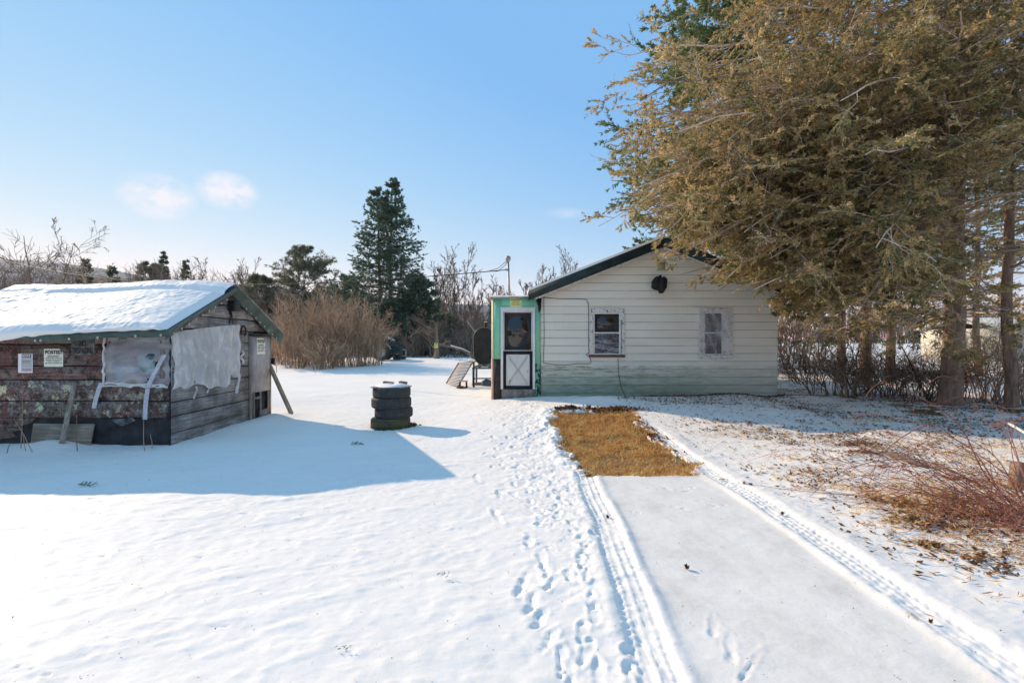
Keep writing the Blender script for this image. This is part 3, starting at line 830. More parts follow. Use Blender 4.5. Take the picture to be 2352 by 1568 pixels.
mb = MB(); mb.prism([(0, SY0 + .03, -.15), (0, SY1, -.15), (0, SY1, roof_z(SY1) - .05), (0, RY, RZ - .05), (0, SY0 + .03, roof_z(SY0) - .05)], (SX0, 0, 0), (SX1 - .03, 0, 0))
mb.build('inner_shell', M['tarpaper'], shed)
# doorway
door = empty('shed_door'); door.parent = shed
mb = MB(); mb.box(SX1 + .012, SX1 + .035, 9.72, 10.43, .56, 1.70)
mb.build('panel', M['plywood'], door)
mb = MB(); mb.box(SX1 - .01, SX1 + .045, 9.64, 9.715, -.1, 1.78); mb.box(SX1 - .01, SX1 + .03, 10.44, 10.50, -.1, 1.72)
mb.build('jamb', M['grey_plank'], shed)
mb = MB(); mb.box(SX1 + .02, SX1 + .07, 9.63, 10.48, 1.71, 1.765)
mb.build('header', M['tarpaper'], shed)
mb = MB()
mb.box(SX1 - .015, SX1 - .005, 9.72, 10.43, .0, .58)
mb.build('screen', M['black'], door)
mb = MB()
mb.bar((SX1 + .02, 9.80, .0), (SX1 + .02, 9.80, .58), .05, .03, (1, 0, 0)); mb.bar((SX1 + .02, 10.08, .02), (SX1 + .02, 10.06, .57), .03, .025, (1, 0, 0))
mb.bar((SX1 + .02, 10.38, .02), (SX1 + .02, 10.38, .57), .04, .025, (1, 0, 0)); mb.bar((SX1 + .02, 9.74, .44), (SX1 + .02, 10.1, .44), .05, .02, (1, 0, 0))
mb.box(SX1 + .00, SX1 + .02, 10.05, 10.42, .0, .17)
mb.build('lower_frame', M['grey_plank'], door)

# roof slab, tarp, snow
def slab(name, xa, xb, off, thick, mat, parent, ya, yb, nx_=30):
    mb = MB()
    for side in (-1, 1):
        ye = ya if side < 0 else yb
        def top(u, v, dz=0):
            x = xa + (xb - xa) * u; y = RY + (ye - RY) * v
            return (x, y, roof_z(y) + off + dz + sag(x) * (1 - v) + sag_eave(x) * v)
        n0 = mb.n
        mb.grid(lambda u, v: top(u, v), nx_, 6); mb.grid(lambda u, v: top(u, v, -thick), nx_, 6)
        mb.grid(lambda u, v: top(u, 1, -thick * v), nx_, 1)
        mb.grid(lambda u, v: top(1, u, -thick * v), 6, 1); mb.grid(lambda u, v: top(0, u, -thick * v), 6, 1)
    return mb.build(name, mat, parent)
slab('roof', -9.30, -5.13, 0.0, .05, M['grey_plank'], shed, 7.22, 10.76)
tarp = slab('tarp', -9.32, -5.10, .010, .008, M['tarp_blue'], shed, 7.19, 10.78)
# hanging hem of the tarp along the eave and both verges
mb = MB()
def hem(u, v):
    x = -9.3 + 4.20 * u; k = 6.5 + math.sin(x * 2.3)
    d = (.055 + .030 * math.sin(x * 3.1) * math.sin(x * 1.1) + .02 * u) * (1 - .55 * S(np.array((-7.0 - x) / 1.2)).item())
    return (x, 7.185 - .02 * math.sin(v * 3) - .012 * math.sin(x * 14) * v, roof_z(7.19) + sag_eave(x) + .012 - d * v * 1.3)
mb.grid(hem, 90, 5)
mb.build('tarp_hem', M['tarp'], tarp, smooth=True)
for side in (-1, 1):
    mb = MB()
    def verge(u, v):
        y = RY + (7.18 - RY if side < 0 else 10.80 - RY) * u
        w = .15 if side < 0 else .17 + .10 * u
        fold = .012 * math.sin(y * 13 + v * 2) * v
        xin = -5.095 - .02 * math.sin(v * 2) - (0.06 * v if side > 0 else .05 * v)
        return (xin + fold, y, roof_z(y) + .016 - w * v * (1.0 + .12 * math.sin(y * 7)))
    mb.grid(verge, 60, 6)
    mb.build('tarp_verge', M['tarp'], tarp, smooth=True)
def grommet(c, ax):
    mb = MB(); mb.lathe([(.006, 0), (.015, .002), (.019, 0), (.015, -.004), (.006, 0)], c, 12, ax); mb.build('grommet', M['grommet'], tarp)
for x in (-5.25, -5.62, -6.12, -6.55, -6.95, -7.03, -7.6):
    x += rng.uniform(-.05, .05); grommet((x, 7.160, roof_z(7.19) + sag_eave(x) - .07), 'y')
for k in range(9): grommet((-5.135, 7.35 + k * .17, roof_z(7.35 + k * .17) - .12), 'x')
for k in range(8): grommet((-5.135, 9.35 + k * .17, roof_z(9.35 + k * .17) - .20), 'x')
mb = MB()
mb.prism([(0, 10.80, roof_z(10.80) + .035), (0, RY, RZ + .035), (0, RY, RZ + .005), (0, 10.80, roof_z(10.80) + .005)], (-5.13, 0, 0), (-5.08, 0, 0))
mb.build('verge_batten', M['grey_plank'], shed)
mb = MB()
mb.prism([(0, 10.46, roof_z(10.46) - .06), (0, 9.0, roof_z(9.0) - .09), (0, 9.0, roof_z(9.0) - .14), (0, 10.46, roof_z(10.46) - .11)], (SX1 + .015, 0, 0), (SX1 + .035, 0, 0))
mb.build('verge_trim', M['grey_plank'], shed)

def snow_top(u, v):
    x = -9.36 + (4.235) * u
    y = 7.17 + (9.10 - 7.17) * v
    yy = min(y, RY + .12)
    t = 0.105 + .045 * fbm(np.array(x * 1.1), np.array(y * 1.4), 2).item() + .010 * fbm(np.array(x * 6 + y * 2), np.array(y * 9), 3).item() + .010 * vn(np.array(x * 22.), np.array(y * 26.)).item()
    t *= min(1, ((1 - u) * 5.5 + .15) ** .5) if u > .80 else 1
    # a slumped step running along below the ridge
    t += -.035 * math.exp(-((y - 8.62 - .05 * math.sin(x * 1.5)) / .05) ** 2) * (1 if x > -8.3 else 0) + .02 * S(np.array((y - 8.65) / .1)).item()
    e = min(1, v / .05) ; t = t * (.70 + .30 * e)
    if v > .93: t *= max(.2, (1 - v) / .07)
    # leave the tarp bare near the front corner
    w = u + .085 * v
    if u > .965 and v < .75: t *= max(0.0, (1 - u) / .035)
    if u < .03: t *= max(.1, u / .03)
    z = roof_z(yy) + sag(x) * v + sag_eave(x) * (1 - v)
    return (x, y, z + .02 + max(t, .0))
mb = MB()
mb.grid(snow_top, 240, 110)
def snow_edge(u, v):
    x, y, z = snow_top(u, 0)
    low = roof_z(7.19) + sag_eave(x) + .012 - (.05 * S(np.array((-6.7 - x) / .8)).item() * (1 + 1.2 * vn(np.array(x * 5), np.array(2.)).item())) - .02 * vn(np.array(x * 9.), np.array(1.)).item()
    return (x, y - .03 * math.sin(v * PI), z + (low - z) * v)
mb.grid(snow_edge, 240, 6)
mb.build('snow_cover', M['snow'], shed, smooth=True)

# polythene over the windows
mb = MB()
def cloth(u, v):
    x = -6.27 + 1.03 * u + .025 * math.sin(v * 9) * (1 - u); z = .90 + (.84 + .05 * math.sin(u * 3)) * v + .012 * math.sin(u * 17)
    e = min(u, 1 - u, v, 1 - v)
    return (x, SY0 - .045 - .025 * math.sin(u * 5 + 1) * math.sin(v * 4) - .012 * math.sin(u * 24 + v * 13) * .7 - .010 * math.sin(v * 31 - u * 9) + (.03 if e < .03 else 0), z)
mb.grid(cloth, 60, 50)
fs_ = mb.build('plastic_sheet', M['sheet_front'], shed, smooth=True)
mb = MB()
for (pa, pb) in (((-6.25, .93), (-5.27, .90)), ((-6.25, .92), (-6.24, 1.72)), ((-6.25, 1.71), (-5.5, 1.76)), ((-6.22, .96), (-5.3, .935))):
    P = []
    for k in range(15):
        t = k / 14; P.append((pa[0] + (pb[0] - pa[0]) * t + rng.uniform(-.012, .012), SY0 - .072 + rng.uniform(-.008, .008), pa[1] + (pb[1] - pa[1]) * t + rng.uniform(-.012, .012)))
    mb.tube(P, [rng.uniform(.008, .022) for _ in P], 6)
mb.build('gathered_hem', M['sheet_gable'], fs_, smooth=True)
fr = empty('shed_window'); fr.parent = shed
mb = MB(); mb.box(-6.15, -5.40, SY0 - .018, SY0 - .0145, .98, 1.62)
mb.build('pane', M['glass'], fr)
mb = MB()
for (x0, x1, z0, z1) in ((-6.2, -6.14, .95, 1.66), (-5.41, -5.35, .95, 1.66), (-6.14, -5.41, 1.615, 1.66), (-6.14, -5.41, .95, .99)):
    mb.box(x0, x1, SY0 - .034, SY0 - .013, z0, z1)
mb.build('frame', M['grey_plank'], fr)
mb = MB(); mb.box(-6.08, -5.78, SY0 - .023, SY0 - .019, 1.34, 1.5); mb.build('curtain', M['rust_sill'], fr)
mb = MB(); mb.box(-6.12, -5.80, SY0 - .022, SY0 - .019, 1.03, 1.22); mb.box(-5.74, -5.5, SY0 - .022, SY0 - .019, 1.1, 1.38); mb.build('things_inside', M['teal_pale'], fr)
mb = MB(); mb.box(-5.95, -5.7, SY0 - .027, SY0 - .023, 1.0, 1.10); mb.build('cardboard', M['tan_wood'], fr)

mb = MB()
def cloth2(u, v):
    y = 7.41 + 1.85 * u; lo = .86 + .10 * math.sin(u * 8) * (u) - .04 * u + .03 * math.sin(u * 23); hi = 1.72 + .20 * u ** .7
    z = lo + (hi - lo) * v
    f = .018 * math.sin(u * 34 + math.sin(v * 6) * 1.5) * (1 - .4 * v) + .012 * math.sin(u * 71 + v * 4) + .012 * math.sin(v * 17 - u * 9)
    if v < .15: f += .03 * math.sin(u * 19) * (1 - v / .15)
    return (SX1 + .045 + f + .02 * math.sin(v * PI), y - .02 * v * u, z)
mb.grid(cloth2, 110, 60)
mb.build('plastic_sheet', M['sheet_gable'], shed, smooth=True)
for (ya, yb, za, zb) in ((9.16, 9.28, .98, .62), (7.95, 8.0, .86, .66), (8.3, 8.34, .86, .72)):
    mb = MB()
    mb.grid(lambda u, v: (SX1 + .04 + .012 * math.sin(u * 9 + v * 6), ya + (yb - ya) * u * (1 - .5 * v) + .03 * math.sin(v * 5), za + (zb - za) * v), 6, 12)
    mb.build('torn_strip', M['sheet_gable'], shed, smooth=True)
for pts in (((-6.27, .97), (-6.38, .58)), ((-5.56, .88), (-5.60, .41)), ((-5.30, 1.40), (-5.56, .90))):
    (xa, za), (xb, zb) = pts
    mb = MB(); mb.grid(lambda u, v: (xa + (xb - xa) * v + .07 * (u - .5), SY0 - .085 - .015 * math.sin(v * 3), za + (zb - za) * v), 2, 8)
    mb.build('tape_strip', M['tape'], shed, smooth=True)

# gable ironwork
r = tag(empty('floodlight', (-5.2, 8.98, 2.20)), 'small dark floodlight under the shed gable peak', 'light')
mb = MB(); mb.box(-.02, .10, -.10, .10, -.04, .16); mb.build('housing', M['black'], r, bevel=.008)
mb = MB(); mb.bar((-.05, 0, .0), (-.02, .02, -.10), .03, .03); mb.bar((-.04, 0, -.08), (0.03, -.06, -.13), .03, .02); mb.build('bracket', M['black'], r)
r = tag(empty('iron_hook', (-5.22, 8.93, 2.02)), 'rusty iron hook hanging below the floodlight on the shed gable', 'hook')
mb = MB(); mb.tube([(0.01, 0, .05), (.03, .0, .0), (.03, -.05, -.04), (.03, -.05, -.10)], .012, 6); mb.tube([(.03, 0, 0), (.03, .05, -.04), (.03, .055, -.09)], .010, 6)
mb.lathe([(.022, -.008), (.036, -.008), (.036, .008), (.022, .008)], (.03, 0, .02), 12, 'x', True)
mb.build('hook', M['rust'], r)
hs = MB()
hs.tube([(SX1 + .03, 9.42 + .085 * math.cos(a), 1.80 + .10 * math.sin(a)) for a in np.linspace(-1.0, 3.9, 16)], .016, 6)
tag(hs.build('horseshoe', M['rust'], smooth=True), 'rusty horseshoe nailed beside the shed door header', 'horseshoe')
cl = MB()
cl.tube([(SX1 + .03, 9.36 + .05 * math.sin(k * 1.3), 1.42 - k * .035) for k in range(8)], .02, 6)
cl.tube([(SX1 + .03, 9.40 + .05 * math.cos(k * 1.1), 1.38 - k * .03) for k in range(8)], .012, 6)
tag(cl.build('plastic_bundle', M['sheet_gable'], smooth=True), 'wad of twisted clear plastic stuck between sheet and shed door', 'plastic')
lt = MB(); lt.box(SX1 + .012, SX1 + .03, 9.44, 9.60, 1.36, 1.385); lt.box(SX1 + .012, SX1 + .035, 9.46, 9.50, 1.30, 1.36); lt.box(SX1 + .012, SX1 + .02, 9.43, 9.63, 1.27, 1.42)
lt.build('latch', M['galv'], shed)

# signs on the front
w_ = 1 / 148.75
def fx(px): return (px - 1176) * (SY0 - .03) / 1110
def fz(py): return CAMH - (py - 784) * (SY0 - .03) / 1110
posted((fx(122), SY0 - .014, fz(821.5)), (0, 0, 0), .295, .275, 'paper_cream', 'white POSTED notice on the red boards, between the small notice and the grey sign')
r = tag(empty('trespassing_sign', (fx(189), SY0 - .016, fz(797))), 'faded grey TRESPASSING sign tucked under the shed eave', 'sign')
mb = MB(); mb.box(-.178, .178, -.006, 0, -.122, .122); mb.build('board', M['faded_sign'], r, bevel=.002)
for t, z, s, wd in (('NO', .055, .12, .10), ('TRESPASSING', -.058, .12, .32)):
    me = text_mesh(t, s, bold=.003); bw = max(v.co.x for v in me.vertices) - min(v.co.x for v in me.vertices)
    for v in me.vertices: v.co.x *= wd / bw
    o = link('lettering', me, M['ink'], r); o.rotation_euler = (PI / 2, 0, 0); o.location = (0, -.0085, z)
r = tag(empty('notice_sheet', (fx(57), SY0 - .014, fz(834))), 'white NOTICE sheet with a framed form, leftmost paper on the shed', 'sign')
sheet_paper(.225, .295, .003).build('paper', M['paper'], r, smooth=True)
mb = MB(); mb.box(-.052, .092, -.0105, -.0095, .085, .14); mb.build('banner', M['ink_navy'], r)
me = text_mesh('NOTICE', .045, bold=.0015); bw = max(v.co.x for v in me.vertices) - min(v.co.x for v in me.vertices)
for v in me.vertices: v.co.x *= .125 / bw
o = link('lettering', me, M['paper'], r); o.rotation_euler = (PI / 2, 0, 0); o.location = (.02, -.013, .112)
mb = MB()
for a in (-.052, .092): mb.box(a - .0015, a + .0015, -.0105, -.0095, -.12, .085)
for b in (-.12, -.082, .03, .004): mb.box(-.0505, .0905, -.0108, -.0098, b - .0015, b + .0015)
mb.build('form_lines', M['ink'], r)
mb = MB(); mb.box(-.049, .089, -.0100, -.0092, -.117, -.085); mb.build('pink_box', M['ink_pink'], r)
mb = MB()
for k in range(9):
    z = .072 - k * .0165; x = -.045
    while x < .08:
        l = rng.uniform(.008, .02); mb.box(x, min(x + l, .086), -.0106, -.0096, z - .003, z + .003); x += l + .004
mb.build('fine_print', M['ink_soft'], r)
posted((SX1 + .037, 10.04, CAMH - (795 - 784) * 10.04 / 1110), (0, 0, PI / 2), .33, .33, 'paper_cream', 'POSTED notice on the grey plywood door of the shed')

# boards leaning
mb = MB(); a = at(142, 1006, 7.22); b = at(172, 880, 7.40)
mb.bar(a - Vector((0, 0, .08)), b, .075, .022, (0, 1, 0))
tag(mb.build('leaning_board', M['grey_plank'], bevel=.003), 'narrow grey board leaning steeply against the red front of the shed', 'board')
mb = MB(); mb.prism([tuple(at(78, 972, 7.42)), tuple(at(218, 973, 7.42)), tuple(at(206, 1035, 7.36)), tuple(at(70, 1030, 7.36))], (0, -.012, 0), (0, .006, 0))
tag(mb.build('plywood_board', M['plywood_x']), 'tan plywood offcut standing in snow at the foot of the red shed wall', 'board')
mb = MB(); a = at(669, 949, 9.95); b = at(619, 838, 10.55)
mb.bar(a, b, .05, .10, (0, 1, 0))
tag(mb.build('brace_plank', M['tan_wood'], bevel=.004), 'brown timber prop leaning against the far corner of the shed', 'plank')
mb = MB(); mb.box(-.04, .06, -.03, .03, -.07, .07); mb.tube([(0, 0, 0), (.06, -.01, -.03), (.10, 0, -.12), (.11, .0, -.25)], .007, 5)
o = mb.build('wall_box', M['black'], loc=tuple(at(624, 829, 10.52)), bevel=.006)
tag(o, 'small black box with a dangling wire on the far edge of the shed', 'box')

# dry stalks in front of the shed
for i, (bx, by, tx, ty) in enumerate(((48, 1030, 53, 905), (77, 1038, 30, 960), (60, 1035, 50, 985), (178, 1035, 178, 930), (333, 1035, 330, 958), (349, 1030, 346, 995), (15, 1040, 24, 1015))):
    x, D, h = gp(bx, by)
    top = at(tx, ty, D + .03)
    m1 = Vector((x, D, h)).lerp(top, .5) + Vector((rng.uniform(-.015, .015), 0, 0))
    mb = MB(); P0 = Vector((x, D, h - .03)); mb.tube([P0, P0.lerp(m1, .5) + Vector((rng.uniform(-.008, .008), 0, 0)), m1, m1.lerp(top, .5) + Vector((rng.uniform(-.01, .01), 0, 0)), top], [.006, .005, .0045, .004, .002], 5)
    labs = ['tall tan weed stalk at the left end of the shed front', 'leaning reddish weed stalk crossing the tall tan one', 'short stalk between the two crossed stalks by the shed', 'dark straight stalk in front of the plywood offcut', 'pale crooked stalk in front of the black tar paper', 'short stub stalk right of the pale crooked one', 'short dark sprig in the snow at the far left']
    tag(mb.build('dry_stalk', M['twig_tan' if i not in (3, 6) else 'twig_dark']), labs[i], 'stalk')

# ================================================================== tyres
TX, TY = at(901, 0, 9.12).x, 9.12
labs = ['mossy tyre at the very bottom of the stack, half sunk in snow', 'second tyre from the bottom of the stack', 'third tyre up, a wider one with rounded shoulders', 'topmost tyre of the stack, under the snowy lid']
zb = h1(TX, TY - .2) - .03
cz = zb
tyre_top = None
for i, (dx, r, h, mat) in enumerate(((-.03, .365, .215, 'tyre_moss'), (.03, .352, .195, 'tyre'), (-.015, .368, .205, 'tyre'), (-.01, .350, .205, 'tyre'))):
    mb = MB()
    h2 = h / 2
    prof = []
    N = 14
    for k in range(N + 1):          # outer face with grooves
        z = -h2 * .80 + 2 * h2 * .80 * k / N
        g = .007 if k in (3, 7, 11) else 0
        prof.append((r - .012 * abs(2 * k / N - 1) ** 3 - g, z))
    prof += [(r - .03, h2 * .93), (r - .07, h2), (r - .11, h2 * .96), (r - .14, h2 * .7), (r - .15, h2 * .45), (r - .10, h2 * .3), (r - .03, 0), (r - .10, -h2 * .3), (r - .15, -h2 * .45), (r - .14, -h2 * .7), (r - .11, -h2 * .96), (r - .07, -h2), (r - .03, -h2 * .93)]
    mb.lathe(prof, (0, 0, 0), 56, 'z', True)
    # tread blocks
    for k in range(64):
        a = k * 2 * PI / 64; rr = r - .004
        for zz in (-h2 * .45, 0.0, h2 * .45):
            c = Vector((rr * math.cos(a), rr * math.sin(a), zz)); t = Vector((-math.sin(a), math.cos(a), .25)).normalized()
            mb.bar(c - t * .011, c + t * .011, .006, h * .15, (0, 0, 1))
    o = mb.build('tyre', M[mat], smooth=False, loc=(TX + dx, TY, cz + h2))
    o.rotation_euler = (R(rng.uniform(-1.2, 1.2)), R(rng.uniform(-1.2, 1.2)), rng.uniform(0, 6))
    tag(o, labs[i], 'tyre', 'tyres of the stack')
    cz += h - .012
mb = MB()
lp = [(-.37, -.16), (-.30, -.24), (-.05, -.27), (.22, -.25), (.30, -.15), (.36, .05), (.26, .24), (-.05, .30), (-.28, .22)]
mb.prism([(a, b, 0) for a, b in lp], (0, 0, 0), (0, 0, .016))
lid = empty('lid_board', (TX, TY, cz)); tag(lid, 'ragged snow covered board lying on the tyre stack', 'board')
mb.build('board', M['grey_plank'], lid)
mb = MB()
def ls(u, v):
    a = u * 2 * PI; rr = (.33 + .03 * math.sin(a * 3)) * v
    return (rr * math.cos(a), rr * math.sin(a) * .82, .016 + .045 * (1 - v ** 4) * (1 + .25 * math.sin(a * 2 + v * 4)))
mb.grid(ls, 40, 10); mb.build('snow_cap', M['snow'], lid, smooth=True)
for (dx, dy, s, mt, lb) in ((-.09, .06, .2, 'brick', 'broken brick lying at the left on the snowy tyre lid'), (.18, .10, .15, 'stone', 'dark stone lying at the right on the snowy tyre lid')):
    mb = MB(); mb.box(-s / 2, s / 2, -.045, .045, 0, .045)
    o = mb.build('brick' if mt == 'brick' else 'stone', M[mt], loc=(TX + dx, TY + dy, cz + .05), bevel=.012); o.rotation_euler = (.1, .12, rng.uniform(-.4, .4))
    tag(o, lb, 'brick' if mt == 'brick' else 'stone')
mb = MB()
for k in range(260):
    a = rng.uniform(0, 2 * PI); rr = .34 + abs(rng.gauss(0, .035)) * (1 + math.sin(a * 3)); x = TX + rr * math.cos(a); y = TY + rr * math.sin(a)
    s = rng.uniform(.01, .03)
    z = h1(x, y); mb.box(x - s, x + s, y - s, y + s, z - .02, z + rng.uniform(.005, .035))
tag(mb.build('moss_ring', M['moss']), 'mossy debris around the foot of the tyre stack', 'moss', kind='stuff')

# ================================================================== house
house = empty('sided_house', (3.67, 12.1, .2)); HO = Vector((3.67, 12.1, .2))
tag(house, 'single storey house with pale lapped siding, green stained foot and a mint green entry porch', 'house')
def hb(mb, name, mat, parent=None, smooth=False, bevel=0):
    o = mb.build(name, M[mat], parent or house, smooth, bevel)
    if parent is None: o.location = -HO
    return o
HX0, HX1, HY = .72, 6.62, 12.1
HRX, HRZ = 3.72, 4.02
def hroof(x): return HRZ - .396 * abs(x - HRX)
wins = [((1354 - 1176) * .01088, (1434 - 1176) * .01088, CAMH - (820 - 784) * .01088, CAMH - (709 - 784) * .01088),
        ((1605 - 1176) * .01088, (1681 - 1176) * .01088, CAMH - (823 - 784) * .01088, CAMH - (708 - 784) * .01088)]
mb = MB(); z = .12; LAP = .196; rr_ = random.Random(9)
while z < HRZ:
    zt = min(z + LAP, HRZ)
    br = sorted({z, zt} | {q for w in wins for q in (w[2] + .03, w[3] - .03) if z < q < zt})
    for a, b in zip(br[:-1], br[1:]):
        iv = [(HX0, HX1)]
        for w in wins:
            if a >= w[2] + .029 and b <= w[3] - .029:
                niv = []
                for (p, q) in iv:
                    if w[0] + .03 > p and w[1] - .03 < q: niv += [(p, w[0] + .03), (w[1] - .03, q)]
                    else: niv.append((p, q))
                iv = niv
        for (p, q) in iv:
            poly = [(p, a), (q, a), (q, b), (p, b)]
            for f in (lambda t: HRZ - .06 - .396 * (t[0] - HRX) - t[1], lambda t: HRZ - .06 + .396 * (t[0] - HRX) - t[1]): poly = clip(poly, f)
            if len(poly) < 3: continue
            # subdivide long strips so they can wave a little
            yo = lambda zz: HY - .020 * (1 - ((zz - z) / LAP)) ** 1.0 - .002
            V = [(x_, yo(z_), z_) for x_, z_ in poly]
            mb.add(V, [tuple(range(len(V)))], [rr_.random()] * len(V))
            if a == z:  # butt edge
                xs_ = [t[0] for t in poly if abs(t[1] - a) < 1e-6]
                if len(xs_) >= 2:
                    l, r2 = min(xs_), max(xs_)
                    mb.add([(l, HY, a), (r2, HY, a), (r2, HY - .022, a), (l, HY - .022, a)], [(0, 1, 2, 3)])
                    mb.add([(l, HY - .022, a), (r2, HY - .022, a), (r2, HY - .022, a + .010), (l, HY - .022, a + .010)], [(0, 1, 2, 3)])
    z += LAP
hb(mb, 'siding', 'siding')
mb = MB()
mb.prism([(HX0 + .01, 0, .0), (HX1 - .01, 0, .0), (HX1 - .01, 0, hroof(HX1) - .08), (HRX, 0, HRZ - .08), (HX0 + .01, 0, hroof(HX0) - .08)], (0, HY + .03, 0), (0, HY + 8, 0))
hb(mb, 'wall_core', 'cream')
mb = MB(); mb.box(HX0 - .02, HX1 + .02, HY - .008, HY + .028, -.05, .13); hb(mb, 'foundation', 'stone')
# corner caps: jagged ends of the courses at the right
mb = MB()
zc = .12
while zc < 2.7:
    mb.prism([(HX1, HY - .028, zc), (HX1 + .035, HY - .028 + .0, zc + rr_.uniform(0, .01)), (HX1 + .02, HY - .012, zc + LAP - .01), (HX1, HY - .012, zc + LAP - .01)], (0, 0, 0), (0, .05, 0)); zc += LAP
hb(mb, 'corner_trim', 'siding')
mb = MB(); mb.box(HX0 - .045, HX0 + .0, HY - .045, HY + .0, 1.28, 2.62)
hb(mb, 'corner_trim', 'vent')
mb = MB(); mb.prism([(HX0 - .14, 0, 2.70), (HX0 + .02, 0, 2.74), (HX0 + .0, 0, 2.40), (HX0 - .05, 0, 2.30), (HX0 - .08, 0, 2.5)], (0, HY - .08, 0), (0, HY - .05, 0))
hb(mb, 'torn_felt', 'black')
# roof
FY = 11.80
mb = MB()
for sgn, xe in ((-1, .44), (1, 7.0)):
    a = (xe, hroof(xe) + .10); b = (HRX, HRZ + .10)
    poly = [(a[0], FY + .02, a[1]), (b[0], FY + .02, b[1]), (b[0], FY + .02, b[1] - .06), (a[0], FY + .02, a[1] - .06)]
    mb.prism(poly, (0, 0, 0), (0, 8.6, 0))
hb(mb, 'roof', 'tin_green')
mb = MB()
for xe in (.40, 7.04):
    ze = hroof(xe) + .125
    mb.prism([(xe, FY, ze), (HRX, FY, HRZ + .125), (HRX, FY, HRZ - .105), (xe, FY, ze - .23)], (0, -.02, 0), (0, .012, 0))
hb(mb, 'fascia', 'tin_green')
mb = MB()
for xe in (.58, 6.9):
    ze = hroof(xe)
    n = 24
    up = [(xe + (HRX - xe) * k / n, FY + .02, ze + (HRZ - ze) * k / n - .09) for k in range(n + 1)]
    lo = [(x_, y_, z_ - .055 - .02 * math.sin(i * 1.9) * math.sin(i * .7)) for i, (x_, y_, z_) in enumerate(up)]
    mb.prism(up + lo[::-1], (0, 0, 0), (0, .03, 0))
hb(mb, 'soffit_edge', 'white_peel')
mb = MB()
for xe in (.60, 6.85):
    ze = hroof(xe)
    mb.prism([(xe, FY + .05, ze - .02), (HRX, FY + .05, HRZ - .02), (HRX, FY + .05, HRZ - .05), (xe, FY + .05, ze - .05)], (0, 0, 0), (0, .32, 0))
hb(mb, 'soffit', 'grey_plank')
mb = MB()
def hs_(u, v):
    x = .40 + 3.32 * u; y = FY - .012 + 8.4 * v
    t = .022 + .02 * fbm(np.array(x * 3), np.array(y * 2), 3).item() + (.035 * (1 - v * 3) if v < .33 else 0)
    return (x, y, hroof(x) + .128 + max(.004, t))
mb.grid(hs_, 60, 40)
mb.grid(lambda u, v: (lambda p: (p[0], p[1], p[2] * (1 - v) + (hroof(p[0]) + .120) * v))(hs_(u, 0)), 60, 1)
mb.grid(lambda u, v: (lambda p: (p[0], p[1], p[2] * (1 - v) + (hroof(p[0]) + .120) * v))(hs_(0, u)), 40, 1)
def hs2(u, v):
    x = HRX + 3.3 * u; y = FY - .012 + 8.4 * v
    return (x, y, hroof(x) + .128 + .02 + .015 * fbm(np.array(x * 3), np.array(y * 2), 3).item())
mb.grid(hs2, 30, 30)
hb(mb, 'snow_cover', 'snow', smooth=True)
mb = MB()
mb.box(HX0 - .32, HX0 + .02, HY - .02, HY + .3, 2.70, 2.76)
hb(mb, 'eave_return', 'white_peel')
# vent
mb = MB(); vx0, vx1, vz0, vz1 = (1508 - 1176) * .01088, (1531 - 1176) * .01088, CAMH - (623 - 784) * .01088, CAMH - (600 - 784) * .01088
for b_ in ((vx0, vx1, vz0, vz0 + .035), (vx0, vx1, vz1 - .035, vz1), (vx0, vx0 + .035, vz0 + .035, vz1 - .035), (vx1 - .035, vx1, vz0 + .035, vz1 - .035)):
    mb.box(b_[0], b_[1], HY - .05, HY - .024, b_[2], b_[3])
for k in range(6):
    zz = vz0 + .04 + k * .03; mb.prism([(0, HY - .045, zz), (0, HY - .042, zz + .004), (0, HY - .026, zz + .022), (0, HY - .028, zz + .018)], (vx0 + .034, 0, 0), (vx1 - .034, 0, 0))
mb.box(vx0 + .03, vx1 - .03, HY - .0255, HY - .0235, vz0 + .03, vz1 - .03)
hb(mb, 'vent', 'vent')
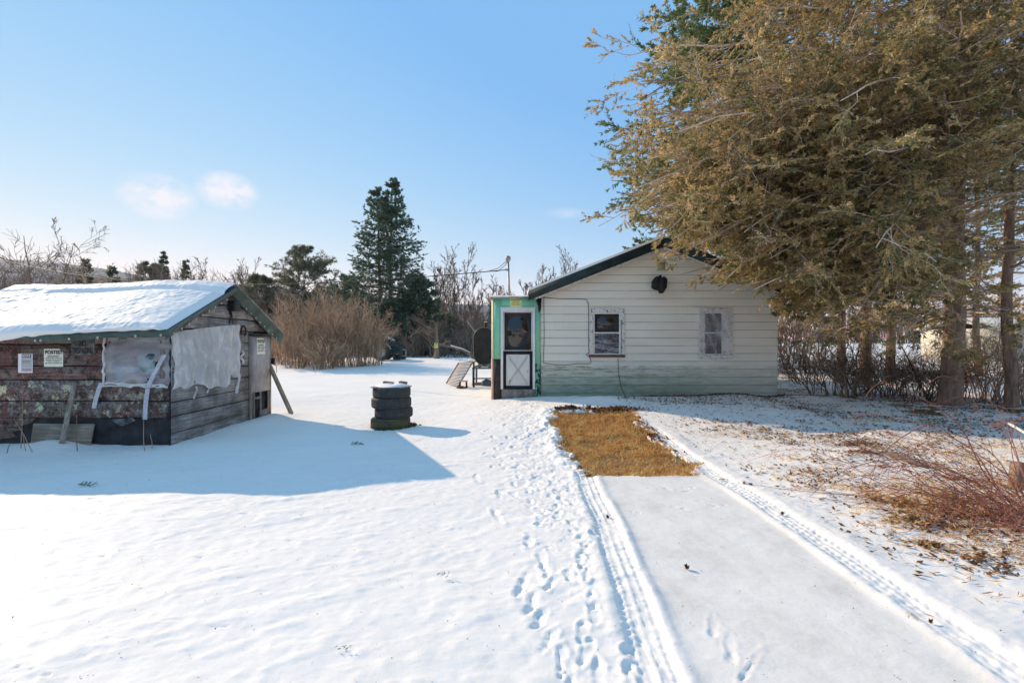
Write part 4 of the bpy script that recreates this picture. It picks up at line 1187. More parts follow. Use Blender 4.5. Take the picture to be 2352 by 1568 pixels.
# windows
def window(w, cloudy):
    x0, x1, z0, z1 = w
    root = empty('window'); root.parent = house; root.location = -HO
    t = .095
    fm = MB()
    zi0 = z0 + (.06 if not cloudy else .08)
    xr = x1 - t
    xl = x0 + t
    if cloudy: xl = x0 + .12; xr = x1 - .22
    for b_ in ((x0, x1, z1 - t, z1), (x0, xl, zi0, z1 - t), (xr, x1, zi0, z1 - t)):
        fm.box(b_[0], b_[1], HY - .055, HY + .01, b_[2], b_[3])
    fm.build('casing', M['white_peel'], root, bevel=.003)
    sl = MB(); sl.box(x0 - .01, x1 + .01, HY - .08, HY + .01, z0, zi0); sl.build('sill', M['rust_sill' if not cloudy else 'white_peel'], root, bevel=.004)
    sa = MB(); s = .035; zm = (zi0 + z1 - t) / 2 + .02
    for b_ in ((xl, xl + s, zi0, z1 - t), (xr - s, xr, zi0, z1 - t), (xl + s, xr - s, z1 - t - s, z1 - t), (xl + s, xr - s, zi0, zi0 + s), (xl + s, xr - s, zm - s / 2, zm + s / 2)):
        sa.box(b_[0], b_[1], HY - .03, HY + .02, b_[2], b_[3])
    sa.build('sash', M['sash'], root, bevel=.002)
    for za, zb_, nm in ((zi0 + s, zm - s / 2, 0), (zm + s / 2, z1 - t - s, 1)):
        g = MB(); g.box(xl + s - .004, xr - s + .004, HY - .012, HY - .006, za - .004, zb_ + .004); g.build('pane', M['glass'], root)
    if not cloudy:
        f = MB()
        for k in range(15):           # taut folds of film sagging across the lower pane
            u0 = rr_.random(); za = zi0 + s + .02 + (zm - zi0 - s - .03) * (k + rr_.random() * .5) / 15
            P = []
            xa = xl + s + .0; xb = xr - s - .0
            for i in range(10):
                u = i / 9; P.append((xa + (xb - xa) * u * rr_.uniform(.97, 1), HY - .016, za + .10 * (1 - u) ** 2 * (1 if k % 3 else .3) - .04 * math.sin(u * PI) + .0))
            P = [(p[0], p[1], min(max(p[2], zi0 + s + .005), zm - s / 2 - .005)) for p in P]
            f.tube(P, rr_.uniform(.0012, .004), 4, False)
        f.build('film_fold', M['sheet_window_cloudy'], root, smooth=True)
        p_ = MB(); p_.grid(lambda u, v: (xl + s + (xr - xl - 2 * s) * u, HY - .015 - .004 * math.sin(v * 20 + u * 5), zi0 + s + (zm - zi0 - s * 1.5) * v), 10, 20); p_.build('film', M['sheet_window'], root, smooth=True)
        q = MB(); q.bar((xr + .012, HY - .058, zi0 + .02), (xr + .012, HY - .058, z1 - t - .18), .012, .006, (0, 1, 0)); q.build('rust_streak', M['rust_sill'], root)
    else:
        p_ = MB(); p_.grid(lambda u, v: (x0 - .01 + (x1 - x0 + .02) * u + .02 * math.sin(v * 9) * (u if v < .3 else .3), HY - .075 - .012 * math.sin(v * 8 + u * 6) - .005 * math.sin(u * 25 + v * 9), z0 - .03 + (z1 - z0 + .02) * v + .012 * math.sin(u * 9)), 30, 40)
        p_.build('film', M['sheet_window_cloudy'], root, smooth=True)
    return root
window(wins[0], False); window(wins[1], True)

# wires on the siding
def wall_wire(pts, r=.006, yy=HY - .034):
    P = [((x - 1176) * .01085, yy, CAMH - (y - 784) * .01085) for x, y in pts]
    P = [Vector(p) for p in P]; out = []
    for i in range(len(P) - 1):
        p0, p1, p2, p3 = P[max(i - 1, 0)], P[i], P[i + 1], P[min(i + 2, len(P) - 1)]
        for k in range(5):
            t = k / 5; out.append(.5 * ((2 * p1) + (p2 - p0) * t + (2 * p0 - 5 * p1 + 4 * p2 - p3) * t * t + (3 * p1 - p0 - 3 * p2 + p3) * t ** 3))
    out.append(P[-1])
    mb = MB(); mb.tube(out, r, 5); return mb
o = wall_wire([(1247, 683), (1290, 686), (1343, 687), (1349, 694), (1352, 704), (1352, 790), (1353, 808), (1347, 814), (1354, 820), (1358, 832), (1352, 835), (1325, 835), (1303, 838), (1272, 837), (1250, 833), (1248, 825), (1250, 770), (1249, 683)]).build('wall_cable', M['rope'])
tag(o, 'thin black cable looped in a rectangle beside the left window', 'cable')
o = wall_wire([(1420, 823), (1421, 850), (1423, 868), (1428, 890), (1437, 909), (1440, 916)]).build('wall_cable', M['rope'])
tag(o, 'black cable hanging from the left window sill to the snow', 'cable')

# bagged lamp under the vent
r = tag(empty('bagged_floodlight', tuple(at(1512, 652, 11.95))), 'floodlight wrapped in crumpled black plastic below the gable vent', 'light')
bm_ = MB()
def blob(cx, cy, cz, rx, ry, rz, sd_, mb):
    n1, n2 = 14, 10; V = []; rg = random.Random(sd_)
    nz_ = [[1 + rg.uniform(-.14, .10) for _ in range(n1)] for _ in range(n2 + 1)]
    for j in range(n2 + 1):
        th = PI * j / n2
        for i in range(n1):
            a = 2 * PI * i / n1; k = nz_[j][i]
            sx = math.copysign(abs(math.cos(a)) ** .7, math.cos(a)); sy = math.copysign(abs(math.sin(a)) ** .7, math.sin(a))
            V.append((cx + rx * math.sin(th) ** .6 * sx * k, cy + ry * math.sin(th) ** .6 * sy * k, cz + rz * math.cos(th) * k))
    F = [(j * n1 + i, (j + 1) * n1 + i, (j + 1) * n1 + (i + 1) % n1, j * n1 + (i + 1) % n1) for j in range(n2) for i in range(n1)]
    mb.add(V, F)
blob(.075, -.08, -.02, .11, .10, .20, 2, bm_)
o = bm_.build('wrapped_lamp', M['black'], r); o.rotation_euler = (0, .18, 0)
bm_ = MB(); blob(-.055, -.05, -.01, .12, .09, .16, 4, bm_); bm_.tube([(-.06, -.05, .12), (-.03, -.05, .18), (-.02, -.05, .22)], [.03, .035, .015], 7)
o = bm_.build('wrapped_box', M['black'], r); o.rotation_euler = (0, .35, 0)

# entry porch
PX0, PX1, PY = (1134 - 1176) * .01088, HX0 - .012, HY - .06
pz = lambda py: CAMH - (py - 784) * .01085
px_ = lambda p: (p - 1176) * .01085
dz0, dz1 = pz(893), pz(709)
dx0, dx1 = px_(1152), px_(1227)
mb = MB(); top = pz(684)
split = pz(824)
mb.box(PX0, dx0, PY, PY + .05, split, top); mb.box(dx1, PX1, PY, PY + .05, pz(835), top); mb.box(dx0, dx1, PY, PY + .05, dz1, top)
hb(mb, 'porch_wall', 'mint')
mb = MB(); mb.box(dx1, PX1, PY + .002, PY + .05, .12, pz(835)); hb(mb, 'porch_wall', 'mint_peeled')
mb = MB(); mb.box(PX0, dx0, PY + .002, PY + .05, .10, split); hb(mb, 'lower_panel', 'brown_panel')
mb = MB(); mb.prism([(PX0 - .055, PY + .06, split), (PX0 - .004, PY - .012, split), (PX0, PY + .06, split)], (0, 0, 0), (0, 0, top - split)); hb(mb, 'corner_post', 'pale_strip')
mb = MB(); mb.prism([(PX0 - .065, PY + .06, .12), (PX0 - .004, PY - .012, .12), (PX0, PY + .06, .12)], (0, 0, 0), (.0, 0, split - .122)); hb(mb, 'corner_post', 'bare_wood')
mb = MB(); mb.box(PX0, PX0 + .04, PY + .06, PY + 1.6, .1, top); mb.box(PX0, PX1, PY + 1.56, PY + 1.6, .1, top); hb(mb, 'porch_side', 'pale_strip')
mb = MB(); mb.prism([(PX0 - .10, 0, top + .015), (PX1 + .1, 0, top + .03), (PX1 + .1, 0, top - .03 + .045), (PX0 - .10, 0, top - .025)], (0, PY - .06, 0), (0, PY + 1.7, 0)); hb(mb, 'porch_roof', 'galv')
mb = MB(); mb.grid(lambda u, v: (PX0 - .12 + (PX1 - PX0 + .2) * u, PY - .07 + 1.7 * v, top + .04 + .035 * math.sin(min(1, v * 6) * PI / 2) + .012 * vn(np.array(u * 12.), np.array(v * 5.)).item()), 40, 20)
mb.grid(lambda u, v: (PX0 - .12 + (PX1 - PX0 + .2) * u, PY - .07, top + .04 + .012 * vn(np.array(u * 12.), np.array(0.)).item() - .02 * v), 40, 1)
hb(mb, 'porch_snow', 'snow', smooth=True)
mb = MB(); mb.box(dx0 - .0, dx1 + .02, PY - .04, PY + .05, .12, dz0 - .005); hb(mb, 'step', 'grey_plank')
mb = MB()
tw = .05
mb.box(dx0 - .02, dx0 + tw - .01, PY - .05, PY + .03, dz0, dz1 + .0); mb.box(dx1 - tw + .01, dx1 + .02, PY - .05, PY + .03, dz0, dz1); mb.box(dx0 + tw - .01, dx1 - tw + .01, PY - .05, PY + .03, dz1 - .06, dz1); mb.box(dx0 - .03, dx1 + .03, PY - .02, PY + .03, dz1 + .001, dz1 + .04)
hb(mb, 'door_frame', 'door_white', bevel=.003)
door = empty('door'); door.parent = house; door.location = -HO
ax0, ax1 = dx0 + tw + .0, dx1 - tw - .0; mz = pz(804)
mb = MB()
for b_ in ((ax0 - .008, ax0 + .02, mz, dz1 - .065), (ax1 - .02, ax1 + .008, mz, dz1 - .065), (ax0 + .02, ax1 - .02, dz1 - .095, dz1 - .065), (ax0 - .006, ax1 + .006, mz - .02, mz)): mb.box(b_[0], b_[1], PY - .03, PY + .0, b_[2], b_[3])
mb.build('upper_frame', M['door_white'], door)
mb = MB(); mb.box(ax0 + .015, ax1 - .015, PY - .018, PY - .012, mz - .002, dz1 - .09); mb.build('glass', M['glass'], door)
mb = MB()
bw_ = .065
for b_ in ((ax0 - .008, ax0 + bw_, dz0 + .012, mz - .021), (ax1 - bw_, ax1 + .008, dz0 + .012, mz - .021), (ax0 + bw_, ax1 - bw_, mz - .105, mz - .021), (ax0 + bw_, ax1 - bw_, dz0 + .012, dz0 + .085)): mb.box(b_[0], b_[1], PY - .035, PY + .0, b_[2], b_[3])
mb.build('lower_frame', M['black'], door)
mb = MB(); qx0, qx1, qz0, qz1 = ax0 + bw_, ax1 - bw_, dz0 + .085, mz - .105
mb.box(qx0, qx1, PY - .02, PY - .008, qz0, qz1)
for (a, b) in (((qx0, qz1), (qx1, qz0)), ((qx0, qz0), (qx1, qz1 - .0))):
    A = Vector((a[0], PY - .022, a[1])); B = Vector((b[0], PY - .022 - (.004 if b[1] < a[1] else 0), b[1])); d = (B - A) * .07
    mb.bar(A + d, B - d, .045, .008, (0, 1, 0))
for b_ in ((qx0 + .0, qx0 + .04, qz0, qz1), (qx1 - .04, qx1, qz0, qz1), (qx0 + .04, qx1 - .04, qz1 - .04, qz1), (qx0 + .04, qx1 - .04, qz0, qz0 + .04)): mb.box(b_[0], b_[1], PY - .0265, PY - .02, b_[2], b_[3])
mb.build('kick_panel', M['panel_white'], door, bevel=.002)
mb = MB()
for off_ in (-.030, .030):
    for (a, b) in (((qx0 + .05, qz1 - .05), (qx1 - .05, qz0 + .05)), ((qx0 + .05, qz0 + .05), (qx1 - .05, qz1 - .05))):
        mb.bar((a[0], PY - .0285, a[1] + off_), (b[0], PY - .0285, b[1] + off_), .007, .004, (0, 1, 0))
mb.build('grooves', M['ink_soft'], door)
mb = MB(); mb.tube([(ax1 - .03, PY - .035, mz + .02), (ax1 - .03, PY - .075, mz + .02), (ax1 - .03, PY - .075, mz + .13), (ax1 - .03, PY - .035, mz + .13)], .006, 6); mb.build('handle', M['galv'], door)
posted((px_(1185), PY - .004, pz(695)), (0, 0, 0), .275, .215, 'paper_yellow', 'yellow POSTED notice above the porch door')

# service mast and power line
mast_b = Vector(at(1172, 676, 13.4)); mast_t = Vector(at(1167, 598, 13.4))
mb = MB(); mb.tube([mast_b - Vector((0, 0, .9)), mast_t], .028, 8); 
mast = tag(empty('service_mast', tuple(mast_b)), 'grey metal service mast with weatherhead rising behind the porch', 'mast')
mb.build('pipe', M['galv'], mast, smooth=True).location = -mast_b
mb = MB(); mb.lathe([(.0, .13), (.05, .12), (.075, .07), (.07, .02), (.055, -.03), (.03, -.05)], tuple(mast_t), 12); mb.bar(mast_t + Vector((-.08, 0, -.26)), mast_t + Vector((.04, 0, -.26)), .04, .05)
mb.build('weatherhead', M['galv'], mast).location = -mast_b
A = mast_t + Vector((-.06, 0, -.26)); B = Vector((-31.8, 30, 6.7)); P = []
for i in range(60):
    t = i / 59; p = A.lerp(B, t); p.z -= 4 * .9 * t * (1 - t); P.append(p)
mb = MB(); mb.tube(P, [.013 + .012 * i / 59 for i in range(60)], 5)
for k, dz in enumerate((.0, .08)):
    mb.tube([mast_t + Vector((0, 0, .0)), mast_t + Vector((-.08, 0, -.05 - dz)), mast_t + Vector((-.28, 0, -.22 - dz)), P[1] + Vector((-.0, 0, -.0))], .008, 4)
tag(mb.build('power_line', M['rope']), 'long black overhead cable sagging from the service mast to the left', 'cable')

# ================================================================== oil tank and things by it
TD = 14.9
tank = empty('oil_tank', tuple(at(1112, 888, TD))); tp_ = Vector(tank.location)
tag(tank, 'black oval heating oil tank on a steel stand behind the porch', 'tank')
cx, cz0, cz1 = at(1113, 0, TD).x, at(0, 838, TD).z, at(0, 752, TD).z
hw = .345; zm0, zm1 = cz0 + hw, cz1 - hw
def oval(n=40, k=1.0):
    out = []
    for i in range(n):
        a = 2 * PI * i / n
        out.append((cx + hw * k * math.cos(a), (zm1 if math.sin(a) > 0 else zm0) + hw * k * math.sin(a)))
    return out
mb = MB(); rings = [(TD + .03, 0.0), (TD + .018, .5), (TD, .88), (TD - .012, .955), (TD + .0, .985), (TD + .02, 1.0), (TD + 1.5, 1.0), (TD + 1.52, .9), (TD + 1.55, 0.0)]
V = []; 
for y, k in rings:
    for i in range(40):
        a = 2 * PI * i / 40; zc_ = (zm1 if math.sin(a) > 0 else zm0)
        V.append((cx + hw * k * math.cos(a), y, (cz0 + cz1) / 2 + ((zc_ + hw * math.sin(a)) - (cz0 + cz1) / 2) * k))
F = [(j * 40 + i, j * 40 + (i + 1) % 40, (j + 1) * 40 + (i + 1) % 40, (j + 1) * 40 + i) for j in range(len(rings) - 1) for i in range(40)]
mb.add(V, F); mb.build('shell', M['tank'], tank, smooth=True).location = -tp_
mb = MB()
for j in (4,):
    P = [Vector((cx + hw * 1.0 * math.cos(2 * PI * i / 40), TD + .0, (zm1 if math.sin(2 * PI * i / 40) > 0 else zm0) + hw * 1.0 * math.sin(2 * PI * i / 40))) for i in range(41)]
    mb.tube(P, .014, 6, False)
mb.build('rim', M['iron'], tank, smooth=True).location = -tp_
mb = MB(); mb.tube([(cx + .02, TD + .35, cz1 - .02), (cx + .02, TD + .35, cz1 + .13)], .045, 10); mb.tube([(cx + .02, TD + .35, cz1 + .13), (cx + .02, TD + .35, cz1 + .17)], .06, 10)
mb.build('filler_pipe', M['rust'], tank).location = -tp_
mb = MB(); mb.tube([(cx + .02, TD + .35, cz1 + .171), (cx + .02, TD + .35, cz1 + .19)], [.055, .04], 10); mb.build('snow_cap', M['snow'], tank).location = -tp_
gz_ = at(0, 889, TD).z - .05
x0 = at(1086, 0, TD).x; x1 = cx + (cx - x0)
sz = at(0, 845, TD).z
mb = MB(); mb.box(x0 - .02, x1 + .02, TD - .02, TD + .03, sz - .03, sz + .025); mb.box(x0 - .02, x1 + .02, TD + 1.3, TD + 1.35, sz - .03, sz + .025)
mb.box(x0, x0 + .04, TD + .03, TD + 1.3, sz - .03, sz + .02); mb.box(x1 - .04, x1, TD + .03, TD + 1.3, sz - .03, sz + .02)
mb.box(x0 + .04, x1 - .04, TD + .1, TD + .14, at(0, 871, TD).z, at(0, 868, TD).z)
mb.box(cx - .2, cx - .12, TD + .0, TD + .1, sz + .025, cz0 + .06); mb.box(cx + .12, cx + .2, TD + .0, TD + .1, sz + .025, cz0 + .06)
mb.build('stand', M['iron'], tank).location = -tp_
for lx in (x0 - .015, x1 - .045):
    for ly in (TD - .015, TD + 1.29):
        mb = MB(); mb.box(lx, lx + .06, ly, ly + .06, gz_, sz - .03); mb.build('leg', M['iron'], tank).location = -tp_
mb = MB(); blob(0, 0, 0, .19, .16, .12, 8, mb)
p = at(1119, 880, TD + .25)
tag(mb.build('blue_tarp_heap', M['tarp_blue'], loc=tuple(p), smooth=True), 'crumpled blue plastic heap on the snow under the oil tank', 'tarp')
mb = MB(); mb.grid(lambda u, v: (-.3 + 1.1 * u, -.4 + .8 * v, .06 * math.sin(u * PI) * math.sin(v * PI) + .02 * math.sin(u * 9 + v * 11)), 20, 14)
g = gp(1105, 884); tag(mb.build('ground_sheet', M['tarpaper'], loc=(g[0], g[1] + .3, g[2] + .01), smooth=True), 'dark rumpled sheet on the ground between the tank legs', 'tarp')

# slatted frame leaning
fa, fb_, fc, fd = (at(1053.5, 833, 15.2), at(1086, 831, 14.7), at(1052, 887, 14.55), at(1025, 880, 15.05))
r = tag(empty('slatted_frame', tuple(fd)), 'tan slatted wooden frame leaning beside the tank stand', 'frame'); ro = Vector(fd)
mb = MB(); mb.bar(fa, fd, .035, .05, (0, 1, 0)); mb.build('rail', M['tan_wood'], r).location = -ro
mb = MB(); mb.bar(fb_, fc, .04, .05, (0, 1, 0)); mb.build('rail', M['tan_wood'], r).location = -ro
mb = MB()
for k in range(17):
    t = k / 16; mb.bar(fa.lerp(fd, t), fb_.lerp(fc, t), .026, .012, (0, 1, 0))
mb.build('slats', M['tan_wood'], r).location = -ro
# stool
sp = Vector(at(1064, 882, 14.35)); sp.z = h1(sp.x, sp.y)
r = tag(empty('small_stool', tuple(sp)), 'little reddish wooden stool behind the slatted frame', 'stool')
mb = MB(); mb.box(-.13, .13, -.1, .1, .19, .22); mb.build('seat', M['bare_wood'], r, bevel=.004)
for lx, ly in ((-.10, -.07), (.10, -.07), (-.10, .07), (.10, .07)):
    mb = MB(); mb.bar((lx, ly, 0), (lx * .95, ly * .9, .19), .03, .03); mb.build('leg', M['rust'], r)
mb = MB()
for k in range(60):
    a = rng.uniform(0, 6.3); q = rng.uniform(0, .22); mb.bar((q * math.cos(a) - .02, q * math.sin(a), .01), (q * math.cos(a) + rng.uniform(-.08, .08), q * math.sin(a) + .05, rng.uniform(.0, .06)), .02, .012)
tag(mb.build('bark_debris', M['rust'], loc=(sp.x - .02, sp.y - .02, sp.z)), 'brown bark scraps around the little stool', 'debris', kind='stuff')
sp = Vector(at(1086, 850, 14.6)); zg = h1(sp.x, sp.y)
r = tag(empty('small_crate', (sp.x, sp.y, zg)), 'snow topped post table at the left end of the tank stand', 'table')
mb = MB(); zt = at(0, 829, 14.6).z - zg; mb.box(-.14, .08, -.08, .08, zt - .04, zt); mb.build('top', M['tan_wood'], r)
mb = MB(); mb.bar((.03, 0, 0), (.03, 0, zt - .04), .05, .05); mb.build('post', M['tarpaper'], r)
mb = MB(); blob(-.03, 0, zt + .02, .11, .09, .045, 5, mb); mb.build('snow_cap', M['snow'], r, smooth=True)
# ================================================================== vegetation
def unit(v): return v / (np.linalg.norm(v, axis=-1, keepdims=True) + 1e-9)

def grow(rs, P, Rr, n, t0, t1, ang, lr, K, up=0.0, wob=0.06, flat=0.0, rk=0.6, bend=0.0, minr=0.002, taper=0.75):
    """n children on each parent curve. P (M,Kp,3), Rr (M,Kp)"""
    M_, Kp, _ = P.shape
    if M_ == 0: return P, Rr
    t = t0 + (t1 - t0) * rs.rand(M_, n)
    f = t * (Kp - 1); i = np.minimum(f.astype(int), Kp - 2); w = (f - i)[..., None]
    m = np.arange(M_)[:, None]
    O = P[m, i] * (1 - w) + P[m, i + 1] * w
    r0 = (Rr[m, i] * (1 - w[..., 0]) + Rr[m, i + 1] * w[..., 0]) * rk
    T = unit(P[m, i + 1] - P[m, i])
    L = np.linalg.norm(np.diff(P, axis=1), axis=2).sum(1)[:, None] * lr * (1 - 0.55 * t) * (0.6 + 0.8 * rs.rand(M_, n))
    rnd = rs.randn(M_, n, 3); rnd[..., 2] *= (1 - flat)
    pp = unit(rnd - (rnd * T).sum(-1, keepdims=True) * T)
    a = ang * (0.7 + 0.6 * rs.rand(M_, n, 1))
    D = unit(np.cos(a) * T + np.sin(a) * pp + np.array([0, 0, up]))
    O = O.reshape(-1, 3); D = D.reshape(-1, 3); L = L.reshape(-1); r0 = np.maximum(r0.reshape(-1), minr)
    N_ = len(O); s = np.linspace(0, 1, K)
    C = O[:, None] + D[:, None] * (L[:, None] * s)[..., None]
    C[..., 2] += bend * L[:, None] * s ** 2
    wv = np.cumsum(rs.randn(N_, K, 3) * wob, axis=1) * L[:, None, None] / K * 2; wv[:, 0] = 0
    C += wv
    rad = r0[:, None] * (1 - taper * s)
    return C, np.maximum(rad, minr * .6)

def leaves(rs, O, D, size, width, k, spread, flatz=0.0, droop=0.0):
    """k narrow blades at every origin, fanning about direction D -> verts, faces, tint"""
    N_ = len(O)
    o = np.repeat(O, k, 0); d = np.repeat(D, k, 0)
    rnd = rs.randn(N_ * k, 3); rnd[:, 2] *= (1 - flatz)
    d = unit(d + spread * unit(rnd) + np.array([0, 0, -droop]))
    side = unit(np.cross(d, rs.randn(N_ * k, 3)))
    L = size * (0.6 + 0.8 * rs.rand(N_ * k, 1)); W = width * (0.6 + 0.8 * rs.rand(N_ * k, 1))
    a = o + side * W * .25; b = o - side * W * .25
    c = o + d * L * .6 - side * W * .55; e = o + d * L * .55 + side * W * .55; tip = o + d * L
    V = np.stack([o, c, tip, e], 1).reshape(-1, 3)
    base = np.arange(N_ * k)[:, None] * 4
    F = base + np.array([[0, 1, 2, 3]])
    tint = np.repeat(np.clip(np.repeat(rs.rand(N_), k) * .5 + rs.rand(N_ * k) * .5, 0, 1), 4)
    return V, F, tint

def sample(rs, C, per, t0=0.15, t1=1.0):
    M_, K, _ = C.shape
    t = t0 + (t1 - t0) * rs.rand(M_, per); f = t * (K - 1); i = np.minimum(f.astype(int), K - 2); w = (f - i)[..., None]
    m = np.arange(M_)[:, None]
    O = C[m, i] * (1 - w) + C[m, i + 1] * w; T = unit(C[m, i + 1] - C[m, i])
    return O.reshape(-1, 3), T.reshape(-1, 3)

def inside_house(p, pad=0.0):
    x, y, z = p[..., 0], p[..., 1], p[..., 2]
    return (x > .2 - pad) & (x < 7.15 + pad) & (y > 11.72 - pad) & (y < 20.6) & (z < HRZ + .16 - .396 * np.abs(x - HRX) + pad)

def keep(C, Rr, fn):
    ok = ~fn(C).any(axis=1)
    return C[ok], Rr[ok]

def trunk_curve(rs, base, h, r, K=14, lean=(0, 0), wob=.03, flare=1.5):
    s = np.linspace(0, 1, K)
    C = np.array(base)[None, None] + np.stack([lean[0] * s, lean[1] * s, h * s], -1)[None]
    w = np.cumsum(rs.randn(1, K, 3) * wob, axis=1); w[:, 0] = 0; w[..., 2] = 0; C = C + w
    rad = r * (1 - .88 * s) * (1 + (flare - 1) * np.exp(-s * h / .35)); return C, rad[None]

# ---- the brown conifers on the right
def conifer(name, label, cat, group, base, h, r, reach, nl, z0, seed, fol, ns=(12, 6), per=9, lsz=(.075, .02), droop=-.12, lo=0.3, twigm='cedar_twig', bark='cedar_bark', kk=3, bare_low=0.0, spr=.9, kids=True, view=None, leftb=0, flare=1.15, nlow=0):
    rs = np.random.RandomState(seed)
    root = tag(empty(name, tuple(base)), label, cat, group)
    b0 = np.array(base, float)
    T, TR = trunk_curve(rs, (b0[0], b0[1], b0[2] - .15), h, r, 16, (rs.randn() * .12, rs.randn() * .1), .03, flare)
    zz = z0 + (h - z0 - .2) * np.sort(rs.rand(nl) ** .9)
    az = rs.rand(nl) * 2 * PI
    if leftb: az = np.where(rs.rand(nl) < leftb, PI + .28 + rs.randn(nl) * .5, az)
    L = np.array([reach(z, a) for z, a in zip(zz, az)]) * (.72 + .33 * rs.rand(nl))
    if nlow:      # long low boughs passing in front of the gable
        z2 = 2.4 + 3.2 * rs.rand(nlow); a2 = PI + .05 + .30 * rs.rand(nlow)
        L2 = np.interp(z2, [2.4, 3.4, 4.2, 5.6], [3.8, 5.3, 6.5, 7.3]) * (.82 + .22 * rs.rand(nlow))
        zz = np.concatenate([zz, z2]); az = np.concatenate([az, a2]); L = np.concatenate([L, L2]); nl = len(zz)
    f = zz / h * 15; i = np.minimum(f.astype(int), 14); O = T[0, i] * (1 - (f - i))[:, None] + T[0, i + 1] * (f - i)[:, None]
    s = np.linspace(0, 1, 12)
    dirs = np.stack([np.cos(az), np.sin(az), np.full(nl, .32) + .15 * rs.randn(nl)], -1)
    C = O[:, None] + dirs[:, None] * (L[:, None] * s)[..., None]
    C[..., 2] += (droop - .20) * L[:, None] * s ** 2 * (1 + .5 * rs.rand(nl, 1))
    w = np.cumsum(rs.randn(nl, 12, 3) * .055, axis=1) * (L[:, None, None] / 6); w[:, 0] = 0; C += w
    rad = (np.clip(r * .08 + L * .005, .012, .05))[:, None] * (1 - .82 * s)
    C, rad = keep(C, rad, inside_house)
    C, rad = keep(C, rad, lambda q: before_wall(q, .35))
    C2, R2 = grow(rs, C, rad, ns[0], lo * .5, .98, .75, .34, 7, .03, .10, flat=.88, rk=.55, bend=-.03, minr=.007)
    C2, R2 = keep(C2, R2, inside_house); C2, R2 = keep(C2, R2, before_wall)
    C3, R3 = grow(rs, C2, R2, ns[1], .15, .98, .7, .36, 4, .0, .09, flat=.8, rk=.6, bend=-.08, minr=.0045)
    C3, R3 = keep(C3, R3, inside_house)
    C3, R3 = keep(C3, R3, off_frame); C3, R3 = keep(C3, R3, before_wall)
    mb = join_tubes([(T, TR)], [14]); tr = mb.build('trunk', M[bark], root, smooth=True); tr.location = -b0
    mb = join_tubes([(C, rad), (C2, R2)], [6, 4]); lb = mb.build('limbs', M[twigm], root, smooth=True); lb.location = -b0
    mb = join_tubes([(C3[::1], R3[::1])], [3]) if len(C3) else MB()
    # foliage: starts away from the trunk
    def far(O_, D_):
        d = np.hypot(O_[:, 0] - b0[0], O_[:, 1] - b0[1])
        m = d > (.7 + 3.2 * rs.rand(len(d)) ** 1.1)
        if bare_low: m &= (O_[:, 2] - b0[2] > bare_low) | (rs.rand(len(d)) < .25)
        # clumps: leave holes where a slow noise is low
        q = vn(O_[:, 0] * 1.3 + O_[:, 1] * .9, O_[:, 2] * 1.9 + O_[:, 1] * .7) + vn(O_[:, 0] * 3.1 + seed, O_[:, 2] * 3.4 + O_[:, 1] * 2)
        m &= q > -.16 - .3 * rs.rand(len(d))
        return O_[m], D_[m]
    O3, D3 = far(*sample(rs, C3, per))
    V, F, t = leaves(rs, O3, D3, lsz[0], lsz[1], kk, spr * .8, flatz=.35, droop=.1)
    fb = MB(); fb.add(V, [F], t)
    O2, D2 = far(*sample(rs, C2, per, .5, 1))
    V, F, t = leaves(rs, O2, D2, lsz[0], lsz[1], kk, spr); fb.add(V, [F], t)
    cr = fb.build('crown', M[fol], root); cr.location = -b0
    if kids: tw = mb.build('twigs', M[twigm], root); tw.location = -b0
    return root

def before_wall(C, slack=0.0):   # the boughs are cropped in front of the gable: nothing hangs lower than this
    zl = np.interp(C[..., 0], [2.0, 3.6, 4.4, 5.2, 6.0, 6.6, 8.2], [4.1, 3.0, 2.6, 2.15, 1.45, 1.0, .7])
    return (C[..., 0] < 8.2) & (C[..., 2] < zl - slack) & (C[..., 1] < 12.2)
def off_frame(C):   # twigs far outside what the photo could show are left out
    return (C[..., 1] < 2.0) | (C[..., 0] > 1.25 * C[..., 1] + 1.2) | (C[..., 2] - 1.6 > .85 * C[..., 1] + 1.5)

def reach1(z, a):
    left = max(0, -math.cos(a)); tow = max(0, -math.sin(a)); away = max(0, math.sin(a)); right = max(0, math.cos(a))
    zz_ = [0, 1.5, 2.2, 3, 4, 6.5, 8.2, 11, 13, 16]; ll = [1.5, 3.4, 5.0, 6.4, 7.6, 7.2, 5.3, 4.3, 3.6, .8]
    Lf = float(np.interp(z, zz_, ll))
    o = Lf * (.56 * tow + .60 * away + .55 * right + .95 * left ** 1.2) / (tow + away + right * 1.0 + left + .0001) * (1.0)
    return max(.5, o if left < .3 else Lf * (.58 + .42 * left ** 1.5) * (1 - .30 * tow))
b1 = gp(2180, 928)
conifer('cedar_tree', 'huge brown-green cedar with the thickest trunk, its long boughs reaching over the house gable', 'tree', 'cedars on the right', (b1[0], b1[1], b1[2]), 16.5, .205, reach1, 230, 1.7, 11, 'cedar', ns=(15, 9), per=22, kk=2, lsz=(.062, .017), leftb=.5, nlow=85)
def reachR(k, top=13): return lambda z, a: k * float(np.interp(z, [0, 1.5, 4, 8, top], [.25, .7, 1, .8, .1]))
b2 = gp(2322, 935)
conifer('cedar_tree', 'slender forked cedar near the right edge of the photo, in front of the cream outbuilding', 'tree', 'cedars on the right', b2, 13, .11, reachR(4.0), 100, 2.0, 12, 'cedar', ns=(12, 6), per=16, kk=2, lsz=(.07, .02))
